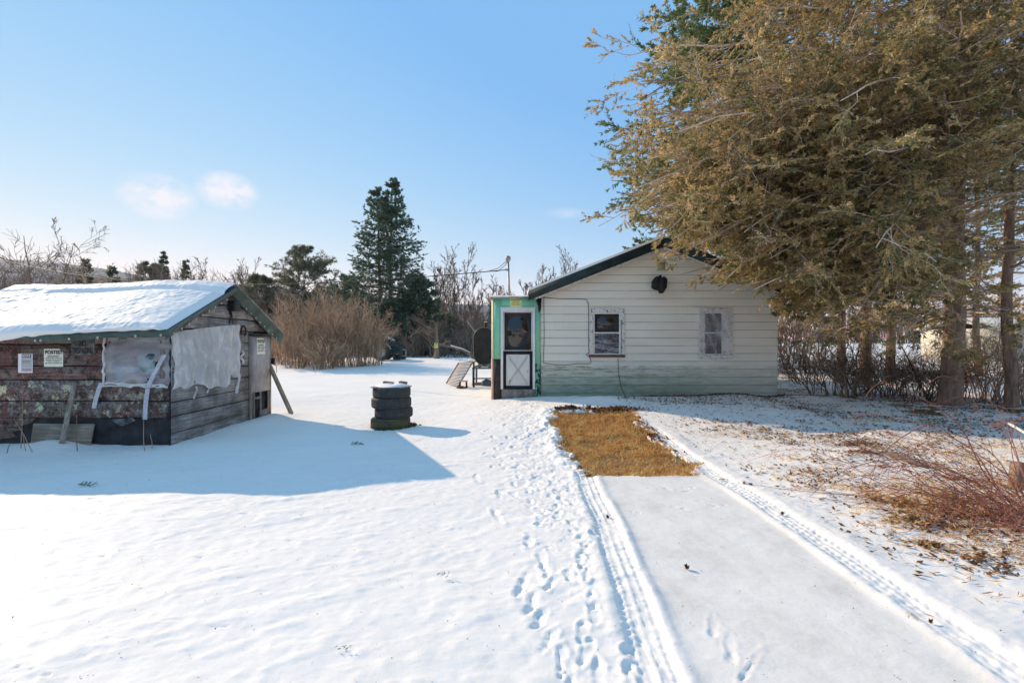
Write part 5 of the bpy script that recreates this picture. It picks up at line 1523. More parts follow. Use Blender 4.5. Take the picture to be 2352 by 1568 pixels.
for k, (px, D, h, r, rc, nl, lab) in enumerate(((1928, 16.8, 13, .14, 3.2, 50, 'cedar with its trunk close to the right hand corner of the house'),
        (1987, 15.8, 14, .17, 3.6, 60, 'dark trunked cedar, second one along from the house corner'),
        (2045, 16.6, 13, .15, 3.3, 50, 'cedar third from the house corner, trunk half hidden by brush'),
        (2250, 19.0, 13, .13, 3.0, 34, 'thin cedar far behind the thickest trunk'))):
    x = (px - 1176) * D / 1110
    conifer('cedar_tree', lab, 'tree', 'cedars on the right', (x, D, h1(x, D)), h, r, reachR(rc), nl, 2.0, 20 + k, 'cedar', ns=(8, 5), per=7, kk=2, lsz=(.12, .04), kids=False)
# cedar whose trunk stands outside the frame to the right
conifer('cedar_tree', 'cedar whose pale bare boughs enter from the right edge', 'tree', 'cedars on the right', (12.2, 9.4, h1(12.2, 9.4)), 15, .2, reachR(5.8, 15), 110, 3.4, 31, 'cedar', ns=(12, 6), per=16, kk=2, lsz=(.07, .02), leftb=.4)

# white pine behind the cedar
def pine(name, label, base, h, r, reach, nl, z0, seed, fol, lsz, per, kk, twigm='twig', ns=(9, 4), droop=-.02, group=None, up=.15, cat='tree', spr=.7):
    rs = np.random.RandomState(seed); b0 = np.array(base, float)
    root = tag(empty(name, tuple(base)), label, cat, group)
    T, TR = trunk_curve(rs, (b0[0], b0[1], b0[2] - .2), h, r, 14, (0, 0), .03)
    zz = z0 + (h - z0 - .1) * rs.rand(nl); az = rs.rand(nl) * 2 * PI
    L = np.array([reach(z / h, a) for z, a in zip(zz, az)]) * (.6 + .5 * rs.rand(nl))
    f = zz / h * 13; i = np.minimum(f.astype(int), 12); O = T[0, i] * (1 - (f - i))[:, None] + T[0, i + 1] * (f - i)[:, None]
    s = np.linspace(0, 1, 7); dirs = np.stack([np.cos(az), np.sin(az), np.full(nl, up) + .1 * rs.randn(nl)], -1)
    C = O[:, None] + dirs[:, None] * (L[:, None] * s)[..., None]; C[..., 2] += droop * L[:, None] * s ** 2
    rad = np.clip(L * .012, .015, .09)[:, None] * (1 - .8 * s)
    C, rad = keep(C, rad, inside_house)
    C2, R2 = grow(rs, C, rad, ns[0], .25, .98, .8, .38, 4, .02, .06, flat=.75, rk=.5, minr=.008)
    C2, R2 = keep(C2, R2, inside_house)
    mb = join_tubes([(T, TR)], [9]); mb.build('trunk', M['bark'], root, smooth=True).location = -b0
    mb = join_tubes([(C, rad), (C2, R2)], [4, 3]); mb.build('limbs', M[twigm], root).location = -b0
    fb = MB()
    O2, D2 = sample(rs, C2, per, .1, 1); O1, D1 = sample(rs, C, per * 2, .35, 1)
    V, F, t = leaves(rs, np.concatenate([O2, O1]), np.concatenate([D2, D1]), lsz[0], lsz[1], kk, spr, flatz=.3)
    fb.add(V, [F], t); fb.build('crown', M[fol], root).location = -b0
    return root
x = (1735 - 1176) * 22 / 1110
pine('pine_tree', 'green pine behind the house showing past the left side of the brown cedar', (x, 22, .2), 20, .3,
     lambda q, a: float(np.interp(q, [0, .2, .5, .75, 1], [4, 6.0, 6.3, 5.0, .8])), 210, 3.5, 41, 'pine', (.19, .038), 13, 6, ns=(13, 4), up=.25)
x = (2420 - 1176) * 24 / 1110
pine('pine_tree', 'dark pine behind the right hand cedars', (x, 24, .3), 17, .3,
     lambda q, a: float(np.interp(q, [0, .2, .5, .75, 1], [4, 5.2, 5.0, 3.2, .6])), 70, 5, 42, 'pine', (.18, .035), 7, 4)

# ---- big spruce in the middle
def spruce(label, base, h, rad0, nl, seed, tops=((0, 0, 1.0),), lsz=(.22, .045), per=9, sparse=1.0, kk=4, low=.05, group=None, prof=None, name='spruce_tree'):
    rs = np.random.RandomState(seed); b0 = np.array(base, float)
    root = tag(empty(name, tuple(base)), label, 'tree', group)
    fb = MB()
    for (ox, oy, hs) in tops:
        H_ = h * hs; base2 = b0 + np.array([ox * .35, oy, -.2])
        T, TR = trunk_curve(rs, base2, H_, h * .013, 12, (ox * .65, 0), .015)
        join_tubes([(T, TR)], [8]).build('trunk', M['twig_dark'], root, smooth=True).location = -b0
        n = int(nl / len(tops)); q = low + (1 - low - .01) * rs.rand(n) ** 1.15; az = rs.rand(n) * 2 * PI
        lay = np.round(q * h * 1.6) / (h * 1.6); wl_ = .6 if h > 12 else .25; q = np.clip(lay * wl_ + q * (1 - wl_), low, .99)
        pf = prof or (lambda t: (1 - t) ** .85)
        L = rad0 * np.array([pf(t) for t in q]) * (.70 + .42 * rs.rand(n)) + .12
        f = q * 11; i = np.minimum(f.astype(int), 10); O = T[0, i] * (1 - (f - i))[:, None] + T[0, i + 1] * (f - i)[:, None]
        s = np.linspace(0, 1, 6); dirs = np.stack([np.cos(az), np.sin(az), .05 + .45 * q - .15], -1)
        C = O[:, None] + dirs[:, None] * (L[:, None] * s)[..., None]; C[..., 2] += .16 * L[:, None] * s ** 3 - .05 * L[:, None] * s
        rad = np.clip(L * .010, .01, .05)[:, None] * (1 - .8 * s)
        C2, R2 = grow(rs, C, rad, 8, .15, .97, .9, .36, 3, -.05, .04, flat=.85, rk=.5, minr=.008)
        join_tubes([(C, rad)], [3]).build('limbs', M['twig_dark'], root).location = -b0
        O2, D2 = sample(rs, C2, per, .0, 1); O1, D1 = sample(rs, C, per, .25, 1)
        V, F, t = leaves(rs, np.concatenate([O2, O1]), np.concatenate([D2, D1]), lsz[0], lsz[1], kk, .55, flatz=.5, droop=.25)
        fb.add(V, [F], t)
    fb.build('crown', M['spruce'], root).location = -b0
    return root
sx = (888 - 1176) * 40 / 1110
spruce('tall dark spruce with twin tops rising behind the brown thicket', (sx, 40, .3), 15.0, 4.3, 400, 51, tops=((-.85, 0, .955), (.45, .1, 1.0)), per=7, low=.10, lsz=(.21, .045),
       prof=lambda t: float(np.interp(t, [0, .12, .22, .3, .45, .65, .85, 1], [.62, .8, 1.0, .92, .74, .50, .24, .02])))
for px, top, D, w, lab, sd_ in ((375, 575, 60, 1.6, 'pointed dark spruce poking up behind the shed roof, the taller of a pair', 52), (427, 591, 60, 1.3, 'pointed dark spruce poking up behind the shed roof, the shorter of a pair', 53),
        (200, 590, 55, 2.0, 'dark spruce behind the left part of the shed roof', 54), (258, 606, 52, 2.1, 'dark spruce right behind the pale crooked branches', 55),
        (1035, 745, 44, 1.6, 'low dark spruce right of the tall twin topped one', 56)):
    x = (px - 1176) * D / 1110; zt = CAMH + (784 - top) * D / 1110
    spruce(lab, (x, D, .3), zt - .3, w, 150, sd_, per=6, lsz=(.24, .06), kk=3, group='small spruces in the distance')
# low dark evergreen masses at the foot of the spruce
for px, top, D, w, sd_, lab in ((800, 640, 43, 2.6, 61, 'dark scrubby evergreen at the left foot of the tall spruce'), (965, 640, 39, 2.5, 62, 'dark scrubby evergreen at the right foot of the tall spruce'), (905, 700, 38, 2.4, 63, 'low dark evergreen before the trunk of the tall spruce')):
    x = (px - 1176) * D / 1110; zt = CAMH + (784 - top) * D / 1110
    spruce(lab, (x, D, .3), zt, w, 110, sd_, per=6, lsz=(.34, .09), kk=3, group='evergreen scrub under the spruce', prof=lambda t: (1 - t) ** .5 * (.5 + .5 * min(1, t * 3)), name='evergreen_shrub')
# round topped scrub pines
for px, top, D, w, sd_, lab in ((702, 578, 48, 3.2, 71, 'round topped grey-green pine between the shed roof and the tall spruce'), (345, 608, 58, 2.5, 72, 'bushy pine left of the paired spruces'), (598, 640, 46, 1.9, 73, 'small grey bushy pine just right of the shed ridge'), (515, 668, 50, 2.2, 74, 'low grey bushy pine behind the shed ridge')):
    x = (px - 1176) * D / 1110; zt = CAMH + (784 - top) * D / 1110
    pine('scrub_pine', lab, (x, D, .3), zt, .12, (lambda w_: lambda q, a: w_ * float(np.interp(q, [0, .3, .65, .88, 1], [.75, .95, 1.0, .7, .2])))(w), 120, .8, sd_, 'bushpine', (.30, .05), 7, 4, twigm='twig', ns=(8, 3), up=.45, group='scrub pines in the distance', spr=.9)

# ---- bare trees
def bare_tree(label, base, h, seed, r=.1, lv=((9, .3, .95, .55, .55), (6, .3, .98, .6, .5), (5, .3, .98, .7, .45)), mat='twig', stems=1, splay=.12, group='bare trees in the distance', wob=.05, up=.10, minr=.012, name='bare_tree', cat='tree', t1=.95):
    rs = np.random.RandomState(seed); b0 = np.array(base, float)
    root = tag(empty(name, tuple(base)), label, cat, group)
    Ps, Rs = [], []
    for k in range(stems):
        a = rs.rand() * 2 * PI; sp = splay * h * (rs.rand() * .5 + .5) * (0 if stems == 1 else 1)
        T, TR = trunk_curve(rs, (b0[0], b0[1], b0[2] - .1), h * (1 if k == 0 else rs.uniform(.7, .95)), r * (1 if k == 0 else .75), 9, (sp * math.cos(a), sp * math.sin(a)), .035 * h / 6, 1.2)
        Ps.append(T); Rs.append(TR)
    P = np.concatenate(Ps); Rr = np.concatenate(Rs)
    join_tubes([(P, Rr)], [6]).build('trunk', M[mat], root, smooth=True).location = -b0
    L = []; C, RR = P, Rr
    for (n, t0, t1_, ang, lr) in lv:
        C, RR = grow(rs, C, RR, n, t0, t1_, ang, lr, 6, up, wob, rk=.55, minr=minr); L.append((C, RR))
    join_tubes(L, [4] + [3] * (len(L) - 1)).build('branches', M[mat], root).location = -b0
    return root
bt = [(100, 516, 40, 'spreading bare tree with curved limbs at the far left above the shed roof', 3, .26, 'twig', .11, .09, 0),
      (236, 588, 38, 'sunlit pale bare tree with crooked branches behind the shed roof', 2, .3, 'twig_tan', .13, .07, 0),
      (455, 600, 60, 'thin bare sapling just right of the paired spruces', 2, .1, 'twig', .03, .05, .1),
      (478, 612, 60, 'second thin bare sapling right of the paired spruces', 2, .1, 'twig', .03, .05, .1),
      (545, 602, 55, 'bare upright sapling above the shed ridge', 3, .12, 'twig', .03, .05, .1),
      (566, 618, 55, 'small bare sapling right of the one above the shed ridge', 2, .12, 'twig', .03, .05, .1),
      (1008, 606, 50, 'clump of slim bare trees right of the spruce', 4, .12, 'twig', .03, .06, .12),
      (1035, 622, 48, 'bare tree in the middle of the clump right of the spruce', 3, .12, 'twig', .03, .06, .12),
      (1066, 598, 46, 'tall straight bare sapling left of the porch', 2, .10, 'twig', .03, .07, .10),
      (1094, 640, 48, 'bare sapling nearest the porch roof', 2, .12, 'twig', .03, .05, .12),
      (1135, 655, 50, 'short bare tree directly behind the porch roof', 3, .12, 'twig', .03, .05, .12),
      (1170, 655, 42, 'bare treetop behind the service mast', 3, .14, 'twig', .03, .05, .12),
      (1262, 618, 44, 'bare twigs showing above the left slope of the house roof', 3, .14, 'twig', .03, .05, .12),
      (1300, 590, 40, 'taller bare treetop above the house roof', 2, .12, 'twig', .03, .05, .10),
      (1225, 640, 44, 'low bare treetop at the left end of the house roof', 3, .14, 'twig', .03, .05, .12),
      (15, 570, 50, 'bare tree cut by the left edge of the photo', 3, .2, 'twig', .06, .06, .05),
      (642, 660, 40, 'bare tree right behind the shed ridge end', 3, .16, 'twig', .05, .05, .1)]
for i, (px, top, D, lab, st, sp, mt, r, wb, up) in enumerate(bt):
    x = (px - 1176) * D / 1110; zt = CAMH + (784 - top) * D / 1110
    slim = r < .05
    bare_tree(lab, (x, D, .3), (zt - .3) * (1.0 if slim else .92), 100 + i, r=max(r, .16) if not slim else .09, stems=st, splay=sp, mat=mt,
              lv=((9, .3, .95, .42, .42), (6, .25, .98, .5, .45), (4, .3, .98, .6, .5)) if slim else ((8, .25, .9, .75, .55), (6, .3, .98, .75, .5), (5, .3, .98, .7, .5)), wob=wb * (1.0 if slim else 1.1), up=up + (0 if slim else .14), minr=.026 if D > 43 else .022)
# old fruit tree beyond the tank, with the yellow notice on its trunk
x = (1003 - 1176) * 31 / 1110
bare_tree('short thick grey tree carrying a yellow notice, beyond the snowy yard', (x, 31, .2), 2.7, 140, r=.24, stems=1, lv=((9, .35, .95, 1.15, .9), (6, .3, .98, .7, .5), (5, .3, .98, .7, .5)), mat='twig', wob=.12, up=0.05, minr=.012)
r = tag(empty('tree_notice', (x, 30.74, CAMH - (793 - 784) * 30.7 / 1110)), 'small yellow notice fixed to the trunk of the short grey tree', 'sign')
mb = MB(); mb.box(-.12, .12, -.01, 0, -.16, .16); mb.build('paper', M['paper_yellow'], r)
mb = MB(); mb.box(-.08, -.01, -.014, -.0105, .05, .10); mb.box(.02, .08, -.014, -.0105, .05, .10); mb.box(-.08, .08, -.014, -.0105, -.06, -.04); mb.build('print', M['ink_soft'], r)
# leaning dead trunk by the tank
mb = MB(); a, b = at(1150, 850, 26), at(1075, 735, 26)
mb.tube([a, a.lerp(b, .5) + Vector((.1, 0, 0)), b], [.16, .13, .10], 7); tag(mb.build('dead_trunk', M['bark'], smooth=True), 'dark dead trunk leaning behind the oil tank', 'trunk')
mb = MB(); pts = [at(1008, 790, 28), at(1035, 796, 28), at(1062, 803, 28), at(1080, 812, 28), at(1090, 828, 28)]
mb.tube(pts, [.05, .07, .06, .09, .10], 6); o = tag(mb.build('fallen_limb', M['bark'], smooth=True), 'snow dusted fallen limb bending left of the oil tank', 'limb')
mb = MB(); mb.tube([p + Vector((0, -.02, .06)) for p in pts[1:4]], .035, 5); mb.build('snow_cap', M['snow'], o)

# ---- brown thicket
def shrub(label, base, h, w, seed, stems=60, mat='twig_tan', group='brown bushes of the thicket', lv=((5, .25, .95, .4, .38), (4, .3, .98, .5, .4)), name='bush', minr=.007, curve_=.25, cat='bush', r0=.018):
    rs = np.random.RandomState(seed); b0 = np.array(base, float)
    root = tag(empty(name, tuple(base)), label, cat, group)
    a = rs.rand(stems) * 2 * PI; q = np.sqrt(rs.rand(stems)) ; s = np.linspace(0, 1, 7)
    O = b0 + np.stack([q * np.cos(a) * w * .25, q * np.sin(a) * w * .25, np.full(stems, -.05)], -1)
    hh = h * (.65 + .4 * rs.rand(stems)) * (1 - .25 * q ** 2)
    out = np.stack([np.cos(a), np.sin(a), np.zeros(stems)], -1) * (w * .5 * q * (.5 + .6 * rs.rand(stems)))[:, None]
    C = O[:, None] + np.array([0, 0, 1.]) * (hh[:, None] * s)[..., None] + out[:, None] * (s ** 1.5)[None, :, None]
    C[..., 2] -= curve_ * (hh * q)[:, None] * s ** 3
    wv = np.cumsum(rs.randn(stems, 7, 3) * .025 * h, axis=1) * .5; wv[:, 0] = 0; C += wv
    rad = np.full((stems, 1), r0) * (1 - .75 * s)
    L = [(C, rad)]; c, rr = C, rad
    for (n, t0, t1_, ang, lr) in lv:
        c, rr = grow(rs, c, rr, n, t0, t1_, ang, lr, 4, .12, .06, rk=.6, minr=minr); L.append((c, rr))
    join_tubes(L[:1], [4]).build('stems', M[mat], root).location = -b0
    join_tubes(L[1:], [3] * (len(L) - 1)).build('twigs', M[mat], root).location = -b0
    return root
bl = [(655, 852, 700, 26, 2.2), (700, 856, 676, 25.5, 2.6), (755, 856, 668, 25, 2.8), (805, 852, 672, 25, 2.8), (850, 846, 690, 25.5, 2.3), (728, 850, 672, 27.5, 2.6), (780, 848, 666, 28, 2.8), (640, 835, 738, 28, 2.0), (680, 858, 760, 23.5, 1.8), (742, 860, 770, 23, 1.8)]
bn = ['leftmost brown bush of the thicket, showing past the shed', 'tall brown bush second from the left in the thicket', 'brown bush in the middle of the thicket, broadest of them', 'brown bush right of the middle of the thicket', 'rightmost brown bush of the thicket, leaning towards the old tractor', 'bush filling the back of the thicket at its left', 'bush filling the back of the thicket at its right', 'low bush touching the far corner of the shed', 'low front bush at the left edge of the snow', 'low front bush in the centre of the snow edge']
for i, (px, by, ty, D, w) in enumerate(bl):
    x = (px - 1176) * D / 1110
    shrub(bn[i], (x, D, h1(x, D)), (by - ty) * D / 1110, w * 1.05, 200 + i, stems=44, lv=((7, .2, .95, .55, .42), (5, .3, .98, .7, .45)), minr=.009)
# brushy woodland far behind: nobody could count it
rs = np.random.RandomState(77)
def woods(name, label, n, xr, yr, hfun, mat, seed, minr=.02, dens=(7, 6), skip=None):
    rs = np.random.RandomState(seed)
    x = rs.uniform(*xr, n); y = rs.uniform(*yr, n)
    if skip is not None:
        m = ~skip(x, y); x, y = x[m], y[m]; n = len(x)
    h = hfun(x, y) * (.6 + .45 * rs.rand(n)); z = base_h(x, y) - .2
    s = np.linspace(0, 1, 6)
    C = np.stack([x, y, z], -1)[:, None] + np.stack([np.zeros(6), np.zeros(6), s], -1)[None] * h[:, None, None]
    wv = np.cumsum(rs.randn(n, 6, 3) * .14, axis=1); wv[:, 0] = 0; C += wv
    rad = (.012 * h + .02)[:, None] * (1 - .8 * s)
    c1, r1 = grow(rs, C, rad, dens[0], .15, .98, .6, .42, 4, .1, .08, minr=minr)
    c2, r2 = grow(rs, c1, r1, dens[1], .15, .98, .7, .6, 3, .1, .06, minr=minr)
    return tag(join_tubes([(C, rad), (c1, r1), (c2, r2)], [4, 3, 3]).build(name, M[mat]), label, 'woodland', kind='stuff')
def scr(x, y): return 1176 + 1110 * x / y
def hw(x, y):
    px = scr(x, y); t = np.interp(px, [-600, 0, 120, 330, 520, 640, 760, 960, 1010, 1130, 1400, 1800, 2400, 3200], [655, 660, 668, 655, 668, 690, 700, 700, 712, 712, 722, 728, 725, 700])
    return (CAMH + (784 - t) * y / 1110) * 1.12
woods('brush_wood', 'brown leafless brushwood closing off the yard behind the thicket', 800, (-64, 4), (42, 66), hw, 'twig', 301, skip=lambda x, y: np.abs(scr(x, y) - 0) > 1300)
woods('brush_wood', 'darker leafless wood beyond the snowy field on the right', 800, (0, 200), (104, 135), lambda x, y: hw(x, y), 'twig', 302, minr=.05, dens=(6, 5))
def hlow(x, y): return np.full(np.shape(x), 2.6)
woods('undergrowth', 'low dark undergrowth along the far edge of the yard', 750, (-22, 0), (34, 44), lambda x, y: 2.3 + 0 * x, 'twig', 303, minr=.014, dens=(7, 5), skip=lambda x, y: (scr(x, y) > 1170) | (scr(x, y) < 560))
woods('undergrowth', 'low dark undergrowth behind the shed', 240, (-45, -14), (28, 40), lambda x, y: 2.6 + 0 * x, 'twig', 304, minr=.014, skip=lambda x, y: scr(x, y) > 640)
woods('undergrowth', 'tangled brown undergrowth beside and behind the house', 150, (7.6, 16), (20, 32), lambda x, y: 2.6 + 0 * x, 'twig', 305, minr=.012, skip=lambda x, y: (scr(x, y) > 1990))
# dark conifer wood showing as a band behind the undergrowth
def dwood(label, n, xr, yr, h, seed):
    rs = np.random.RandomState(seed); O = []
    for _ in range(n):
        x = rs.uniform(*xr); y = rs.uniform(*yr); hh = h * rs.uniform(.7, 1.1)
        k = 260; t = rs.rand(k); a = rs.rand(k) * 6.28; q = (1 - t) * 1.5 + .2
        O.append(np.stack([x + q * np.cos(a), y + q * np.sin(a), base_h(x, y) + t * hh], -1))
    O = np.concatenate(O); D_ = unit(rs.randn(len(O), 3) * np.array([1, 1, .3]))
    V, F, t = leaves(rs, O, D_, .75, .16, 4, .6, droop=.2)
    fb = MB(); fb.add(V, [F], t); return tag(fb.build('evergreen_wood', M['spruce']), label, 'woodland', kind='stuff')
dwood('dark evergreen growth in shade behind the yard', 36, (-16, -5.5), (46, 56), 3.4, 401)
dwood('dark evergreens along the far hedge line left of the shed roof', 26, (-75, -22), (66, 76), 5.5, 402)
dwood('scattered dark evergreens in the far wood on the right', 30, (40, 170), (108, 130), 7.5, 403)

# the wood on the other side of the road, behind the camera: it shows in the door and window glass
woods('brush_wood', 'leafless wood behind the viewpoint, seen only in the window glass', 160, (-35, 40), (-36, -24), lambda x, y: 9 + 0 * x, 'twig_dark', 306, minr=.03, dens=(6, 4))
dwood('evergreens behind the viewpoint, seen only in the window glass', 26, (-30, 40), (-40, -34), 9.0, 404)

# understorey on the right, between the trunks
un = [(1868, 872, 1.5, 15.5, 1.6), (1915, 905, 1.5, 12.4, 2.2), (1950, 912, 1.3, 11.8, 1.8), (2005, 905, 1.7, 12.5, 2.0), (2068, 918, 1.8, 11.8, 2.2), (2110, 930, 1.6, 11.2, 2.0), (2150, 912, 1.5, 12.2, 2.0), (2235, 930, 1.9, 11.2, 2.2), (2275, 925, 2.2, 11.6, 2.4), (2330, 930, 2.4, 11.0, 2.2), (2240, 885, 2.2, 14.5, 2.4), (1840, 868, 1.6, 17, 1.8), (1985, 885, 1.3, 14.5, 1.8)]
ul = ['dark twiggy bush nearest the house corner', 'sprawling dark bush before the first cedar trunks', 'low tangled bush with stems leaning right', 'dark bush left of the thickest cedar trunk, farther one', 'dense black-stemmed bush left of the thickest cedar trunk', 'low brush at the left foot of the thickest cedar trunk', 'brush right behind the thickest cedar trunk', 'fine twiggy bush right of the thickest cedar trunk', 'tall twiggy bush before the snowy field', 'tall twiggy bush at the right edge under the forked cedar', 'far twiggy bush in the snowy field gap', 'brush behind the house corner', 'brush around the second cedar trunk']
for i, (px, by, h, D, w) in enumerate(un):
    x = (px - 1176) * D / 1110
    shrub(ul[i], (x, D, h1(x, D)), h, w * 1.3, 500 + i, stems=22, mat='twig_dark' if i in (1, 4, 5) else 'twig', group='bare undergrowth bushes below the cedars', lv=((6, .2, .95, .8, .6), (5, .3, .98, .9, .6)), curve_=.5, minr=.004, name='twiggy_bush', r0=.013)
# slanting saplings
for i, (a, b, D, rr0) in enumerate((((1975, 925), (1900, 800), 12, .03), ((2130, 940), (2050, 790), 11.6, .028), ((2160, 945), (2260, 820), 11.2, .02), ((1935, 893), (1908, 790), 14, .022), ((2290, 938), (2310, 760), 12, .03), ((2265, 930), (2262, 790), 13.5, .02))):
    A_, B_ = at(*a, D), at(*b, D - .3); A_.z = h1(A_.x, A_.y) - .05; 
    rs = np.random.RandomState(600 + i); s = np.linspace(0, 1, 8)[:, None]
    P = (np.array(A_) * (1 - s) + np.array(B_) * s)[None] + np.cumsum(rs.randn(1, 8, 3) * .03, 1); Rr = rr0 * (1 - .6 * s[:, 0])[None]
    c1, r1 = grow(rs, P, Rr, 9, .3, .98, .7, .4, 5, .05, .08, minr=.004); c2, r2 = grow(rs, c1, r1, 5, .2, .98, .7, .5, 4, .05, .08, minr=.003)
    root = tag(empty('sapling', tuple(A_)), ['dark sapling leaning left out of the low tangle', 'dark sapling leaning left before the thickest cedar', 'thin sapling leaning right from the foot of the thickest cedar', 'pale slim sapling near the house corner', 'crooked pale sapling before the cream outbuilding', 'upright thin sapling left of the crooked pale one'][i], 'sapling', 'saplings below the cedars')
    mt = 'twig_dark' if i < 3 else 'twig'
    join_tubes([(P, Rr)], [6]).build('stem', M[mt], root).location = -A_
    join_tubes([(c1, r1), (c2, r2)], [3, 3]).build('twigs', M[mt], root).location = -A_

# ---- bramble with red canes at the right edge
rs = np.random.RandomState(900)
def zz8(x, y): return 1689.6 + .3232 * x, 844.8 + .3232 * y
canes = [([(2080, 1060), (1850, 850), (1740, 700), (1600, 420), (1400, 260), (1130, 122), (1000, 120), (915, 215)], 4.6, .008),
         ([(2090, 900), (2010, 650), (1890, 330), (1700, 150), (1500, 60), (1380, 100), (1280, 200)], 4.8, .007),
         ([(2100, 1120), (1900, 900), (1700, 600), (1550, 500), (1400, 400), (1200, 480), (1020, 640), (960, 800), (880, 985)], 4.2, .008),
         ([(2100, 1100), (1820, 880), (1550, 740), (1330, 655), (1120, 650), (880, 690), (680, 780), (530, 912)], 4.0, .007),
         ([(2080, 1050), (1900, 700), (1750, 560), (1550, 470), (1380, 510), (1180, 640), (1060, 740), (1000, 880)], 4.4, .006),
         ([(2060, 800), (1900, 420), (1780, 390), (1660, 200), (1480, 240), (1380, 260)], 5.0, .005),
         ([(2100, 890), (1960, 1000), (1880, 1080), (1862, 1190)], 3.8, .006),
         ([(2100, 1000), (1960, 800), (1800, 720), (1600, 600), (1400, 560), (1220, 560), (1100, 700), (1080, 830)], 4.5, .005),
         ([(2110, 300), (1990, 370), (1880, 390), (1780, 450)], 4.6, .005),
         ([(2110, 620), (2040, 560), (1950, 330), (1800, 180), (1640, 60)], 5.2, .005),
         ([(2100, 1150), (1980, 1010), (1880, 960), (1700, 880), (1560, 860), (1480, 800)], 4.0, .005),
         ([(2100, 1160), (1900, 1100), (1760, 990), (1650, 960), (1600, 1060)], 3.7, .004),
         ([(2100, 1060), (2000, 760), (1960, 560), (1990, 400), (2080, 340)], 4.2, .005),
         ([(2100, 1010), (1900, 840), (1800, 640), (1650, 540), (1500, 560)], 4.8, .005)]
bramble = tag(empty('bramble_bush', gp(2352, 1215)), 'bramble with long arching red canes at the right edge of the photo', 'bramble'); bo = Vector(bramble.location)
CP = []
for k in range(len(canes)):
    pts, D, r = canes[k]
    n = len(pts); P = []
    for i, (x, y) in enumerate(pts):
        t = i / (n - 1); d = D + (.9 * t if k % 3 else -.2 * t) + (.3 if k % 2 else 0) * math.sin(t * 3)
        P.append(at(*zz8(x, y), d))
    out = []
    for i in range(n - 1):
        p0, p1, p2, p3 = P[max(i - 1, 0)], P[i], P[i + 1], P[min(i + 2, n - 1)]
        for q in range(4):
            t = q / 4; out.append(.5 * ((2 * p1) + (p2 - p0) * t + (2 * p0 - 5 * p1 + 4 * p2 - p3) * t * t + (3 * p1 - p0 - 3 * p2 + p3) * t ** 3))
    out.append(P[-1])
    for p in out:
        g = h1(p.x, p.y)
        if p.z < g + .004: p.z = g + .004
    mb = MB(); mb.tube(out, list(np.linspace(r * .8, r * .25, len(out))), 5); mb.build('cane', M['cane'], bramble, smooth=True).location = -bo
    q = np.linspace(0, len(out) - 1, 12).astype(int); CP.append(np.array([tuple(out[i]) for i in q]))
CP = np.array(CP); c1, r1 = grow(rs, CP, np.full(CP.shape[:2], .005), 5, .1, .8, .7, .16, 5, .05, .08, minr=.0016)
# a mass of finer shoots from the root
a0 = np.array([bo.x + .15, bo.y + .1, bo.z]); n_ = 130; s = np.linspace(0, 1, 9)
az = rs.uniform(1.7, 4.4, n_); L_ = rs.uniform(.5, 1.7, n_); D0 = np.stack([np.cos(az) * .8, np.sin(az) * .8 + .25, rs.uniform(.3, 1.2, n_)], -1)
O = a0 + rs.randn(n_, 3) * np.array([.25, .45, .02])
C = O[:, None] + D0[:, None] * (L_[:, None] * s)[..., None]; C[..., 2] -= (.75 * L_)[:, None] * s ** 2.2; C += np.cumsum(rs.randn(n_, 9, 3) * .012, 1)
gr = H(C[..., 0].ravel(), C[..., 1].ravel()).reshape(C.shape[:2]); C[..., 2] = np.maximum(C[..., 2], gr + .01)
c3, r3 = grow(rs, C, np.full(C.shape[:2], .004), 5, .2, .95, .7, .25, 4, .03, .08, minr=.0014)
join_tubes([(C, np.full(C.shape[:2], .0032) * (1 - .5 * s)), (c3, r3), (c1, r1)], [4, 3, 3]).build('shoots', M['cane'], bramble).location = -bo
for (px, py, h, lab) in ((2110, 1130, .5, 'tuft of tawny weeds in the litter left of the bramble'), (2210, 1150, .45, 'tuft of tawny weeds close to the bramble root'), (2290, 1255, .4, 'tawny weed tuft lowest at the right edge'), (2330, 1180, .7, 'tall tawny weeds inside the bramble'), (2215, 1080, .5, 'tawny weeds behind the bramble canes')):
    g = gp(px, py); shrub(lab, g, h * .6, .7, int(px), stems=26, mat='straw', group='dry weed tufts', lv=((3, .3, .9, .6, .4),), curve_=.9, minr=.0015, name='weed_tuft', cat='weeds', r0=.0035)
# log, stump and white stick at the right edge
g = gp(2345, 1120); mb = MB(); mb.tube([(g[0] - .05, g[1], g[2] - .05), (g[0] - .03, g[1], g[2] + .28)], [.075, .065], 10); tag(mb.build('stump', M['cedar_bark'], smooth=False), 'small brown stump at the right edge inside the bramble', 'stump')
mb = MB(); mb.bar(at(2318, 972, 5.6), at(2352 + 45, 1018, 5.2), .03, .02); tag(mb.build('white_stick', M['sash']), 'white painted stick slanting at the right edge', 'stick')
mb = MB()
g1, g2 = gp(2040, 1045), gp(2130, 1075)
mb.tube([(g1[0], g1[1], g1[2] + .01), ((g1[0] + g2[0]) / 2, (g1[1] + g2[1]) / 2, (g1[2] + g2[2]) / 2 + .03), (g2[0], g2[1], g2[2] + .01)], [.035, .045, .03], 8); tag(mb.build('rotting_log', M['bark']), 'half buried rotting log among the leaves on the right', 'log')

